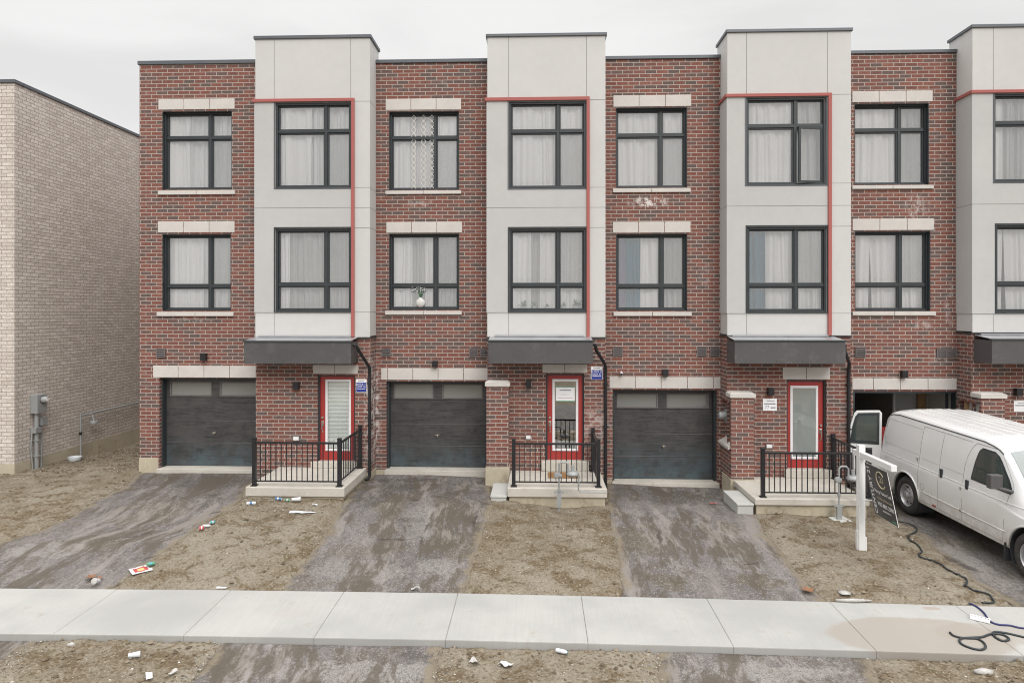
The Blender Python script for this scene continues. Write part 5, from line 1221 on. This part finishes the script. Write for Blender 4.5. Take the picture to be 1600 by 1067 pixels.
# arch lips
for f, tagn in ((RAX, 0), (RAX + WB_, 1)):
    for side in (1, -1):
        b = MB().m(M['van_body']); pts = []
        for t in range(25):
            a = math.pi * (.0 + 1.0 * t / 24); z = .40 + .465 * math.sin(a); ff = f + .465 * math.cos(a); pts.append(sidepoint(ff, max(z, .33), .006, side))
        b.tube(pts, .019, 8); b.build('wheel_arch', None, VAN, smooth=True)
        b = MB().m(M['dark_plastic']); n = 24
        vv = []
        for l in (side * .985, side * .62):
            for t in range(n + 1):
                a = math.pi * (-.2 + 1.4 * t / n); vv.append(V3(f + .45 * math.cos(a), l * (1 if abs(l) < .9 else .985), .40 + .45 * math.sin(a)))
        b.mesh(vv, [(t, t + 1, n + 2 + t, n + 1 + t) for t in range(n)]); vvv = [V3(f + .45 * math.cos(2 * math.pi * t / n), side * .60, .40 + .45 * math.sin(2 * math.pi * t / n)) for t in range(n)]
        b.face(vvv); b.build('wheel_well', None, VAN)
# wheels
def wheel(f, side):
    Mw = MV @ Matrix.Translation((f, side * (HWID - .02), .385)) @ Matrix.Rotation(R(-90) * side, 4, 'X')    # local z points outwards
    t = MB().m(M['tyre']); t.lathe([(.225, -.03), (.25, -.008), (.30, .004), (.345, -.004), (.372, -.022), (.385, -.045), (.3855, -.19), (.372, -.215), (.33, -.23), (.225, -.21)], Mw, 48)
    for s_ in range(48):
        a = 2 * math.pi * s_ / 48; MM = Mw @ Matrix.Rotation(a, 4, 'Z')
        for zz in (-.075, -.12, -.165): t.obox(MM @ Matrix.Translation((.386, 0, zz)) @ Matrix.Rotation(.35, 4, 'X'), .012, .030, .034)
    to = t.build('wheel', None, VAN, auto=35)
    r = MB().m(M['rim']); r.lathe([(.232, -.012), (.222, -.004), (.212, -.02), (.200, -.06), (.17, -.075), (.13, -.055), (.10, -.035), (.085, -.03), (.078, .015), (.06, .028), (0, .032)], Mw, 40)
    r.m(M['dark_plastic'])
    for s_ in range(8):
        a = 2 * math.pi * (s_ + .5) / 8; c_ = Mw @ Matrix.Rotation(a, 4, 'Z'); r.lathe([(0, .006), (.026, .006), (.026, 0)], c_ @ Matrix.Translation((.168, 0, -.068)) @ Matrix.Rotation(R(12), 4, 'Y'), 12)
    r.m(M['rim'])
    for s_ in range(8):
        a = 2 * math.pi * s_ / 8; r.cyl(Mw @ Matrix.Rotation(a, 4, 'Z') @ Vector((.10, 0, -.04)), Mw @ Matrix.Rotation(a, 4, 'Z') @ Vector((.10, 0, -.008)), .012, 6)
    r.build('rim', None, to, auto=30)
for f in (RAX, RAX + WB_):
    for s_ in (1, -1): wheel(f, s_)
# seams on the visible flank and far flank
for side in (1, -1):
    b = MB().m(M['van_seam'])
    def seam(pts, r=.0045): b.tube([sidepoint(f, z, .0005, side) for f, z in pts], r, 5)
    ln = lambda f, z0, z1, n=16: [(f, z0 + (z1 - z0) * t / n) for t in range(n + 1)]
    hz_ = lambda z, f0, f1, n=12: [(f0 + (f1 - f0) * t / n, z) for t in range(n + 1)]
    seam([(2.83, .45), (2.82, .8), (2.82, 1.2), (2.83, 1.44), (2.87, 1.62), (2.94, 1.78), (3.02, 1.88)] + hz_(1.895, 3.06, 3.58, 6) + [(3.66, 1.83), (3.85, 1.58), (3.97, 1.40), (4.0, 1.30), (3.93, 1.22), (3.91, 1.1), (3.88, .8), (3.85, .45)] + hz_(.44, 3.8, 2.83, 6))
    seam(ln(2.14, .45, 1.86)); seam(ln(1.50, .45, 1.88)); seam(hz_(1.89, 1.50, 2.92)); seam(hz_(.44, 1.50, 2.83))
    seam(hz_(1.31, .20, 1.46), .003); seam(ln(.20, 1.31, 1.80, 8), .003); seam(hz_(1.82, .22, 1.46), .003)
    seam(hz_(1.27, 1.55, 2.10), .003); seam(hz_(1.27, 2.19, 2.78), .003)
    b.build('door_seam', None, VAN)
    b = MB().m(M['van_body']); b.tube([sidepoint(f, .62, .004, side) for f in np.linspace(1.60, 3.9, 14)], .010, 6); b.tube([sidepoint(f, 1.10, .002, side) for f in np.linspace(.1, 4.6, 26)], .008, 6); b.build('body_crease', None, VAN, smooth=True)
    b = MB().m(M['frame']); b.tube([sidepoint(f, float(np.interp(f, SF, TOP)) - .125, .006, side) for f in np.linspace(.25, 3.66, 30)], .010, 6); b.build('drip_rail', None, VAN)
    # door window
    ZR_ = [1.25, 1.30, 1.45, 1.60, 1.74, 1.80, 1.845]; FL_ = [3.02, 3.025, 3.05, 3.08, 3.115, 3.14, 3.20]; FR_ = [3.955, 3.985, 3.90, 3.78, 3.665, 3.60, 3.50]
    def wsheet(ins, off):
        vv = []; zs_ = np.linspace(1.25 + ins, 1.845 - ins, 12)
        for z in zs_:
            a, c_ = float(np.interp(z, ZR_, FL_)) + ins, float(np.interp(z, ZR_, FR_)) - ins * 1.4
            vv += [sidepoint(a + (c_ - a) * q / 10, float(z), off, side) for q in range(11)]
        return vv, [(r_ * 11 + q, r_ * 11 + q + 1, (r_ + 1) * 11 + q + 1, (r_ + 1) * 11 + q) for r_ in range(11) for q in range(10)]
    b = MB().m(M['frame']); b.mesh(*wsheet(0, .006)); wn_ = b.build('side_window', None, VAN, smooth=True)
    b = MB().m(M['van_glass']); b.mesh(*wsheet(.028, .010)); b.build('pane', None, wn_, smooth=True)
    # handles, fuel flap, markers
    for f, z in ((2.22, 1.14), (2.95, 1.13)):
        b = MB().m(M['frame']); p = sidepoint(f, z, .012, side); b.obox(Matrix.Translation(p) @ MV.to_3x3().to_4x4(), .07, .03, .17); b.build('door_handle', None, VAN, bevel=.012)
    b = MB().m(M['nickel']); p = sidepoint(1.45, 1.22, .01, side); b.obox(Matrix.Translation(p) @ MV.to_3x3().to_4x4(), .03, .02, .06)
    for z in (.62, 1.02): p = sidepoint(2.80, z, .006, side); b.obox(Matrix.Translation(p) @ MV.to_3x3().to_4x4(), .03, .02, .05)
    b.build('hinge', None, VAN)
    if side == 1:
        b = MB().m(M['taillight']); p = sidepoint(2.02, .46, .003, side); b.obox(Matrix.Translation(p) @ MV.to_3x3().to_4x4(), .10, .012, .025); b.build('side_marker', None, VAN)
        b = MB().m(M['van_seam']); pts = [sidepoint(1.64 + .06 * math.cos(a), .72 + .06 * math.sin(a), .001, side) for a in np.linspace(0, 6.283, 20)]; b.tube(pts, .0035, 5); b.build('fuel_flap', None, VAN)
    # mirror
    b = MB().m(M['mirror_shell']); c0 = sidepoint(3.98, 1.30, 0, side); c1 = V3(3.96, side * 1.16, 1.36)
    b.tube([c0, c1], .03, 8); b.obox(Matrix.Translation(V3(3.93, side * 1.20, 1.46)) @ MV.to_3x3().to_4x4(), .11, .20, .23); mi = b.build('mirror', None, VAN, bevel=.03)
    b = MB().m(M['mirror']); b.obox(Matrix.Translation(V3(3.873, side * 1.20, 1.46)) @ MV.to_3x3().to_4x4(), .004, .16, .19); b.build('mirror_glass', None, mi)
    b = MB().m(M['taillight']); b.obox(Matrix.Translation(V3(.02, side * .885, 1.36)) @ MV.to_3x3().to_4x4(), .08, .10, .46); b.build('taillight', None, VAN, bevel=.015)
    b = MB().m(M['dark_plastic']); p = V3(RAX + WB_ - .52, side * .93, .30); b.obox(Matrix.Translation(p) @ MV.to_3x3().to_4x4(), .02, .16, .30); b.build('mud_flap', None, VAN)
    b = MB().m(M['clear_plastic']); b.obox(Matrix.Translation(V3(5.27, side * .62, .88)) @ MV.to_3x3().to_4x4(), .12, .36, .17); b.build('headlight', None, VAN, bevel=.02)
# roof ribs
b = MB().m(M['van_body'])
for l in (-.62, -.42, -.2, 0, .2, .42, .62):
    pts = []
    for f in np.linspace(.45, 3.40, 24):
        row = [bodypt(f, q) for q in range(npz // 2, npz)][::-1]; pts.append(V3(f, l, float(np.interp(abs(l), [q[0] for q in row], [q[1] for q in row])) - .003))
    b.tube(pts, .016, 6)
b.build('roof_rib', None, VAN, smooth=True)
# windshield, grille, bumpers, lining
b = MB().m(M['windshield']); vs = []
FW = np.linspace(3.70, 4.19, 10); LW = np.linspace(-.78, .78, 15)
for f in FW:
    top = float(np.interp(f, SF, TOP))
    for l in LW:
        q = l * (1 - .0 * f); al = abs(q); row = [(w, z) for w, z in (bodypt(f, j) for j in range(npz // 2, npz))]; row = row[::-1]
        zz = float(np.interp(al, [w for w, z in row], [z for w, z in row])); vs.append(V3(f + .008, q, zz + .008))
b.mesh(vs, [(i * 15 + j, i * 15 + j + 1, (i + 1) * 15 + j + 1, (i + 1) * 15 + j) for i in range(9) for j in range(14)]); wso = b.build('windshield', None, VAN, smooth=True)
b = MB().m(M['black'])
for l0, l1 in ((.70, .05), (-.05, -.62)): b.tube([V3(4.25, l0, 1.33), V3(4.18, l0 - .1, 1.38), V3(4.10, l1, 1.49)], .009, 5)
b.build('wiper', None, VAN)
b = MB().m(M['dark_plastic']); b.obox(Matrix.Translation(V3(5.33, 0, .86)) @ MV.to_3x3().to_4x4(), .08, .86, .20); b.obox(Matrix.Translation(V3(5.38, 0, .52)) @ MV.to_3x3().to_4x4(), .14, 1.70, .22); b.build('front_bumper', None, VAN, bevel=.03)
b = MB().m(M['dark_plastic']); b.obox(Matrix.Translation(V3(-.06, 0, .52)) @ MV.to_3x3().to_4x4(), .16, 1.80, .16); b.build('rear_bumper', None, VAN, bevel=.03)
# open rear door: hinged on the rear corner, swung right round
hin = V3(.02, .93, 0); dd = (Vector((-.66, .24, 0))).normalized(); nn = Vector((-dd.y, dd.x, 0)); nn = nn if nn.y < 0 else -nn
def DP(u_, v_, z_): return hin + dd * (u_ * .84) + nn * v_ + Uv * z_
b = MB().m(M['van_body']); W_ = .72
outl = [(.0, .58), (.80, .58), (.80, 1.25), (.745, 1.60), (.66, 1.86), (.60, 1.93), (.06, 1.96), (.0, 1.90)]
outl_s = [(u_, z_) for u_, z_ in outl]
def dprism(q, poly, v0, v1):
    n = len(poly); q.mesh([DP(u_, v0, z_) for u_, z_ in poly] + [DP(u_, v1, z_) for u_, z_ in poly], [tuple(range(n)), tuple(range(n, 2 * n))[::-1]] + [(t, n + t, n + (t + 1) % n, (t + 1) % n) for t in range(n)])
dprism(b, outl, 0, .06); rd = b.build('rear_door', None, VAN, bevel=.012)
b = MB().m(M['frame']); dprism(b, [(.06, 1.20), (.75, 1.20), (.70, 1.56), (.63, 1.80), (.56, 1.88), (.06, 1.91)], .0605, .068); dprism(b, [(.22, .86), (.62, .86), (.62, 1.12), (.22, 1.12)], .0605, .068); b.build('window_seal', None, rd)
b = MB().m(M['van_glass']); dprism(b, [(.12, 1.27), (.68, 1.27), (.635, 1.55), (.575, 1.76), (.52, 1.82), (.12, 1.84)], .0685, .073); dprism(b, [(.27, .91), (.57, .91), (.57, 1.07), (.27, 1.07)], .0685, .073); b.build('pane', None, rd)

# ------------------------------------------------------------------ for-sale sign
sx, sy = onG(1345, 859); sz = base(sx, sy)
zT = sz + (861 - 697) / F * (CT * (sy + D) - ST * sx)
t = thing('sale_sign', 'white wooden post and arm with a dark hanging real estate sign', 'sign', (sx, sy, sz))
b = MB().m(M['van_paint']); b.box(sx - .055, sx + .055, sy - .055, sy + .055, sz - .1, zT); b.box(sx + .056, sx + .085, sy - .05, sy + .04, sz - .05, sz + .24); b.box(sx - .075, sx - .056, sy - .04, sy + .04, sz - .02, sz + .34); b.build('post', None, t, bevel=.006)
zA_ = zT - .16; b = MB().m(M['van_paint']); b.box(sx - .045, sx + .045, sy + .056, sy + .22, zA_ - .05, zA_ + .05); b.box(sx - .045, sx + .045, sy - 1.12, sy - .056, zA_ - .05, zA_ + .05); b.build('arm', None, t, bevel=.006)
tilt = R(9); Wp, Hp = .76, .88
yc0, yc1 = sy - .15, sy - .15 - Wp; zt_ = zA_ - .10
def SP(u_, v_, off=0.0):          # u from far to near edge, v downwards; the panel swings slightly
    dn = Vector((math.sin(tilt), -.10, -math.cos(tilt))); return Vector((sx + .0, yc0, zt_)) + Vector((0, -1, 0)) * u_ + dn * v_ + Vector((-1, 0, -.1)).normalized() * off
b = MB().m(M['white_trim'])
def panel(q, u0, u1, v0, v1, o0, o1):
    q.mesh([SP(a, c_, o) for o in (o0, o1) for (a, c_) in ((u0, v0), (u1, v0), (u1, v1), (u0, v1))], [(0, 1, 2, 3), (7, 6, 5, 4), (0, 4, 5, 1), (1, 5, 6, 2), (2, 6, 7, 3), (3, 7, 4, 0)])
panel(b, 0, Wp, 0, Hp, 0, .008); b.m(M['sign_panel']); panel(b, .006, Wp - .006, .006, Hp - .006, .0082, .010); pn = b.build('panel', None, t)
def text_at(q, body, size, mat, u_, v_, rot=0, sx_=1.0):
    e1 = (SP(1, 0) - SP(0, 0)); e2 = -(SP(0, 1) - SP(0, 0)); e3 = e1.cross(e2)
    B = Matrix(((e1.x, e2.x, e3.x, 0), (e1.y, e2.y, e3.y, 0), (e1.z, e2.z, e3.z, 0), (0, 0, 0, 1)))
    text_mesh(q, body, size, mat, Matrix.Translation(SP(u_, v_, .0115)) @ B @ Matrix.Rotation(rot, 4, 'Z'), extrude=.0004, sx=sx_)
b = MB(); text_at(b, 'CENTURY 21', .135, M['white_text'], .10, Hp * .5, R(90), 1.02)
text_at(b, '21', .15, M['gold_text'], .50, .20); text_at(b, 'Percy Fulton Ltd.', .078, M['white_text'], .46, .43); text_at(b, 'C21PercyFulton.com', .055, M['gold_text'], .47, .54)
text_at(b, '905.883.2900', .095, M['white_text'], .47, .645); text_at(b, 'INDEPENDENTLY', .035, M['white_text'], .47, .735)
pts = [SP(.48 + .135 * math.cos(a), .20 + .135 * math.sin(a), .0115) for a in np.linspace(R(35), R(325), 28)]
b.m(M['gold_text']); b.tube(pts, .011, 6); b.m(M['green_paint']); panel(b, .60, .72, .82, .85, .0102, .0115); b.build('lettering', None, pn)
b = MB().m(M['nickel'])
for u_ in (.1, Wp - .1): b.tube([SP(u_, .02), Vector((sx, yc0 - u_, zA_ - .05))], .005, 6)
b.build('hook', None, t)

# ------------------------------------------------------------------ hoses and cables
def hose(name, pts, r, mat, label, cat='hose', lift=0.0):
    w = []
    for px, py in pts:
        x, y = onS(px, py); w.append((x, y, 0))
    w = catmull(w, 8); out = []
    for p in w:
        x, y = p.x, p.y
        if YS1 <= y <= YS0 + .03: z = base(x, y)
        else:
            d = inside_drive(x, y); z = (base(x, y) + .02) if d > 0 else soil_h(x, y) + .008
        out.append((x, y, z + r + lift))
    b = MB().m(mat); b.tube(out, r, 8); return tag(b.build(name, None, smooth=True), label, cat)
hose('hose', [(1396, 800), (1402, 806), (1394, 811), (1398, 814), (1420, 819), (1432, 826), (1430, 833), (1420, 838), (1421, 844), (1433, 852), (1441, 862), (1436, 867), (1440, 872), (1462, 879), (1483, 892), (1500, 900), (1509, 905), (1511, 912), (1507, 917), (1520, 923), (1542, 929), (1550, 936), (1552, 941), (1534, 943)], .013, M['rubber_hose'], 'long black cable winding from the van over the soil to the sidewalk', 'cable')
hose('cable', [(1514, 944), (1520, 945), (1528, 950), (1537, 958), (1542, 965)], .013, M['blue_cable'], 'short navy cable between the soil edge and the power bar', 'cable')
hose('cable', [(1548, 972), (1554, 975), (1563, 977), (1578, 978), (1590, 981), (1604, 983)], .013, M['blue_cable'], 'navy cable leaving the power bar towards the right edge', 'cable')
hose('hose', [(1484, 989), (1490, 994), (1501, 997), (1512, 998), (1527, 999), (1537, 1005), (1540, 1012), (1533, 1016), (1519, 1014), (1504, 1008), (1499, 1002), (1504, 998), (1520, 997), (1535, 996), (1546, 992), (1556, 991), (1568, 993), (1576, 998), (1575, 1001), (1566, 1002), (1556, 997), (1551, 991), (1556, 988), (1572, 990), (1590, 994), (1606, 998)], .014, M['rubber_hose'], 'black hose with two loops lying on the damp sidewalk', 'hose')
p0, p1 = onG(1516, 965), onG(1547, 973); zz = base(*p0)
an = math.atan2(p1[1] - p0[1], p1[0] - p0[0]); L = math.hypot(p1[0] - p0[0], p1[1] - p0[1]); cx, cy = (p0[0] + p1[0]) / 2, (p0[1] + p1[1]) / 2
Mp = Matrix.Translation((cx, cy, zz + .022)) @ Matrix.Rotation(an, 4, 'Z')
b = MB().m(M['white_text']); b.obox(Mp, L, .10, .035); b.m(M['black'])
for k in range(6): b.obox(Mp @ Matrix.Translation((-L / 2 + L * (k + .5) / 6, .012, .018)), .012, .03, .003); b.obox(Mp @ Matrix.Translation((-L / 2 + L * (k + .5) / 6 + .02, -.02, .018)), .01, .012, .003)
tag(b.build('power_bar', None), 'white power bar with outlets lying on the sidewalk between two navy cables', 'power bar')

# ------------------------------------------------------------------ litter
def can(px, py, ang, r, L, body, end, lab, name='can', cat='can', cup=0, tiltup=0.0):
    x, y = onS(px, py); z = gz(x, y)
    Mc = Matrix.Translation((x, y, z + r + .002)) @ Matrix.Rotation(ang, 4, 'Z') @ Matrix.Rotation(R(90) - tiltup, 4, 'Y') @ Matrix.Translation((0, 0, -L / 2))
    r *= .80; L *= .85
    t = thing(name, lab, cat, (x, y, z), 'scattered drink cans and bottles' )
    b = MB().m(M[body])
    if cup == 1: b.lathe([(0, 0), (r * .72, 0), (r, L), (r * 1.06, L), (r * 1.06, L * .97), (r * .95, L * .96), (0, L * .9)], Mc, 20)
    elif cup == 2: b.lathe([(0, 0), (r * .9, 0), (r, .01), (r, L * .35), (r * .93, L * .4), (r, L * .45), (r, L * .68), (r * .8, L * .8), (r * .38, L * .9), (r * .38, L * .94)], Mc, 20)
    else: b.lathe([(r * .82, 0), (r, .008), (r, L - .012), (r * .85, L - .002)], Mc, 20)
    b.build('body', None, t, auto=40)
    b = MB().m(M[end])
    if cup == 2: b.lathe([(r * .42, L * .94), (r * .42, L), (0, L)], Mc, 14); b.build('cap', None, t)
    elif cup == 1: b.lathe([(r * 1.08, L * .98), (r * 1.08, L * 1.02), (r * .9, L * 1.06), (0, L * 1.05)], Mc, 20); b.build('lid', None, t)
    else:
        b.lathe([(r * .85, L - .002), (r * .78, L - .006), (0, L - .006)], Mc, 16); b.lathe([(0, .004), (r * .82, 0)], Mc, 16)
        b.lathe([(r * 1.002, L * .35), (r * 1.004, L * .36), (r * 1.004, L * .6), (r * 1.002, L * .61)], Mc, 20); b.build('label_band', None, t)
can(394, 789, .25, .038, .21, 'litter_white', 'blue_paint', 'white and blue can lying on soil by the left porch corner')
can(436, 782, -.15, .036, .17, 'blue_paint', 'litter_white', 'blue and white can beside the crumpled paper cup')
can(450, 786, -.1, .030, .12, 'green_paint', 'litter_white', 'small green and white can touching the crumpled paper cup')
can(464, 783, .2, .055, .20, 'litter_white', 'litter_grey', 'crumpled white paper cup on soil below the left porch', 'paper_cup', 'cup', 1)
can(314, 829, -2.6, .045, .10, 'red_paint', 'litter_white', 'red and white can at the edge of the leftmost driveway')
can(324, 824, .2, .032, .16, 'clear_plastic', 'litter_white', 'crushed clear plastic bottle between red can and teal can', 'bottle', 'bottle', 2)
can(331, 819, -2.3, .036, .11, 'teal_paint', 'litter_white', 'teal can at the edge of the leftmost driveway')
can(237, 884, .5, .036, .15, 'green_paint', 'teal_paint', 'green can lying beside the red and white package')
can(150, 913, -1.6, .055, .13, 'litter_white', 'litter_grey', 'white paper cup with lid lying at the sidewalk edge', 'paper_cup', 'cup', 1, .3)
can(880, 1022, -.4, .034, .19, 'clear_plastic', 'teal_paint', 'clear plastic bottle on soil in front of the sidewalk', 'bottle', 'bottle', 2)
can(211, 1028, .35, .045, .15, 'clear_plastic', 'clear_plastic', 'crushed clear plastic cup on soil in front of the sidewalk', 'plastic_cup', 'cup', 1)
def sheet(px, py, w, l, ang, mat, lab, name='paper', cat='paper', crumple=.02, mark=None):
    x, y = onS(px, py); b = MB().m(M[mat]); n = 6; vs = []; s = px * .37
    for i in range(n + 1):
        for j in range(n + 1):
            u_ = (i / n - .5) * l; v_ = (j / n - .5) * w; xx = x + u_ * math.cos(ang) - v_ * math.sin(ang); yy = y + u_ * math.sin(ang) + v_ * math.cos(ang)
            vs.append((xx, yy, gz(x, y) + .012 + .25 * (gz(xx, yy) - gz(x, y)) + crumple * (noise.noise(Vector((u_ * 14 + s, v_ * 14, 0))) + .5)))
    if mark:
        for i in range(n):
            for j in range(n):
                b.m(M[mark[0]] if (1 <= i < n - 1 and 1 <= j < n - 1) and not (i in (2, 3) and j in (2, 3)) else (M[mark[1]] if i in (2, 3) and j in (2, 3) else M[mat]))
                k = [i * (n + 1) + j, (i + 1) * (n + 1) + j, (i + 1) * (n + 1) + j + 1, i * (n + 1) + j + 1]; b.face([vs[q] for q in k])
    else: b.mesh(vs, [(i * (n + 1) + j, (i + 1) * (n + 1) + j, (i + 1) * (n + 1) + j + 1, i * (n + 1) + j + 1) for i in range(n) for j in range(n)])
    o = b.build(name, None); sm = o.modifiers.new('s', 'SOLIDIFY'); sm.thickness = .003
    return tag(o, lab, cat)
sheet(473, 802, .09, .52, .02, 'litter_white', 'long flat white strip on soil in front of the left porch', 'plastic_strip', 'strip')
sheet(220, 891, .28, .30, .75, 'litter_white', 'red and white printed package at the edge of the leftmost driveway', 'package', 'package', .01, ('red_paint', 'yellow_paint'))
sheet(346, 919, .05, .16, 0, 'litter_white', 'small white paper against the sidewalk edge, left of centre', crumple=.01)
sheet(233, 1058, .07, .15, -1.0, 'litter_white', 'crumpled white scrap on the bottom left soil', 'paper_scrap', 'scrap', .05)
sheet(270, 1053, .06, .10, .6, 'litter_grey', 'pale crumpled scrap right of the white scrap on bottom left soil', 'paper_scrap', 'scrap', .05)
sheet(790, 1041, .09, .17, -.35, 'litter_white', 'white folded paper on the soil below the sidewalk centre', 'paper_scrap', 'scrap', .05)
sheet(741, 1037, .10, .09, .9, 'litter_grey', 'small crumpled paper on the soil left of the folded paper', 'paper_scrap', 'scrap', .06)
sheet(649, 921, .05, .13, .1, 'litter_grey', 'tiny wrapper on the second driveway at the sidewalk edge', 'wrapper', 'wrapper', .04)
sheet(1115, 787, .05, .16, .1, 'red_paint', 'small red wrapper on the third driveway', 'wrapper', 'wrapper', .01)
sheet(425, 784, .05, .09, .3, 'litter_grey', 'tiny white scrap under the edge of the left porch', 'paper_scrap', 'scrap', .03)
sheet(492, 791, .06, .10, .4, 'clear_plastic', 'small clear wrapper on soil right of the paper cup', 'wrapper', 'wrapper', .04)
for (px, py, s_, lab) in ((142, 903, .09, 'brown dry leaf beside the white paper cup lid'), (154, 905, .07, 'smaller brown dry leaf touching the white paper cup'), (1262, 924, .11, 'orange brown dry leaf at the end of the third driveway')):
    x, y = onS(px, py); b = MB().m(M['dry_leaf']); z = gz(x, y)
    for q in range(5):
        a = q * 1.25 + px; d = Vector((math.cos(a), math.sin(a), .35)) * s_; w = Vector((-math.sin(a), math.cos(a), .1)) * s_ * .35; c0 = Vector((x, y, z + .01)); b.face([c0, c0 + d * .5 + w, c0 + d, c0 + d * .5 - w])
    tag(b.build('dry_leaf', None), lab, 'leaf')
for (px, py, s_, sc, lab) in ((1319, 928, .10, (1.1, .9, .2), 'flat pale stone on soil near the sidewalk, right of the leaf'), (1537, 1050, .09, (1.5, .7, .45), 'elongated pale stone on the bottom right soil'), (445 / 4 + 0, 1008, .05, (1.2, .8, .6), 'pale stone on the bottom left soil near the sidewalk')):
    x, y = onS(px, py); b = MB().m(M['pebble_c'] if 'pebble_c' in M else M['litter_grey']); b.blob((x, y, gz(x, y) + .01), s_, sc, seed=px); tag(b.build('stone', None, smooth=True), lab, 'stone')
x, y = onG(1333, 940); b = MB().m(M['litter_grey']); b.tube([(x - .25, y, base(x, y) + .02), (x, y - .02, base(x, y) + .03), (x + .27, y + .01, base(x, y) + .02)], [.02, .03, .012], 6); tag(b.build('wood_stick', None, smooth=True), 'pale splintered stick on the sidewalk edge below the flat stone', 'stick')

# ------------------------------------------------------------------ loose stones and clods on the soil
def scatter(name, n, smin, smax, mats, regions, label, flat=.6, cond=None):
    b = MB(); c = 0; tries = 0
    while c < n and tries < n * 30:
        tries += 1; a = random.choice(regions); x = random.uniform(a[0], a[1]); y = random.uniform(a[2], a[3])
        d = inside_drive(x, y)
        if YS1 - .03 < y < YS0 + .02: continue
        if cond and not cond(x, y, d): continue
        if noise.noise(Vector((x * .8, y * .8, 3))) < random.uniform(-.7, .35): continue
        s = smin + (smax - smin) * random.random() ** 4
        z = gz(x, y); b.m(M[random.choice(mats)])
        t = random.uniform(0, 6.28); k = [(1, 0, 0), (0, 1, 0), (-1, 0, 0), (0, -1, 0), (0, 0, 1), (0, 0, -1)]
        vs = []
        for q in k:
            r = s * random.uniform(.7, 1.3); X = q[0] * r; Y = q[1] * r * .8; vs.append((x + X * math.cos(t) - Y * math.sin(t), y + X * math.sin(t) + Y * math.cos(t), z + s * .15 + q[2] * r * flat))
        b.mesh(vs, [(0, 1, 4), (1, 2, 4), (2, 3, 4), (3, 0, 4), (1, 0, 5), (2, 1, 5), (3, 2, 5), (0, 3, 5)]); c += 1
    o = b.build(name, None, origin=(0, 0, 0)); tag(o, label, kind='stuff'); return o
def smat(nm, c): M[nm] = plain(nm, c, .9, .15, 30)
smat('pebble_a', (.36, .33, .28)); smat('pebble_b', (.25, .215, .175)); smat('pebble_c', (.48, .45, .41)); smat('clod_a', (0.152, 0.116, 0.076)); smat('clod_b', (0.100, 0.074, 0.046)); smat('clod_c', (0.216, 0.176, 0.128)); smat('grit', (.22, .21, .20)); smat('grit_dark', (.09, .085, .08))
REG = [(-13.5, 9.5, -8.6, YS1), (-13, 9.2, YS0, 0), (-12.5, -9.7, 0, 5)]
scatter('pebbles', 2200, .005, .024, ['pebble_a', 'pebble_b', 'pebble_c'], REG, 'loose pale pebbles over the bare soil', cond=lambda x, y, d: d < 0 and not (y > YG - .05 and x > -9.6))
scatter('soil_clods', 6500, .008, .050, ['clod_a', 'clod_b', 'clod_c'], REG, 'small clods of earth over the bare soil', cond=lambda x, y, d: d < 0 and not (y > YG - .05 and x > -9.6))
scatter('gravel', 3000, .005, .018, ['grit', 'grit_dark', 'pebble_b', 'pebble_a'], REG[:2], 'fine gravel along the driveway edges', cond=lambda x, y, d: -.16 < d < .10 and not y > -.2)
print('done', len(bpy.data.objects))
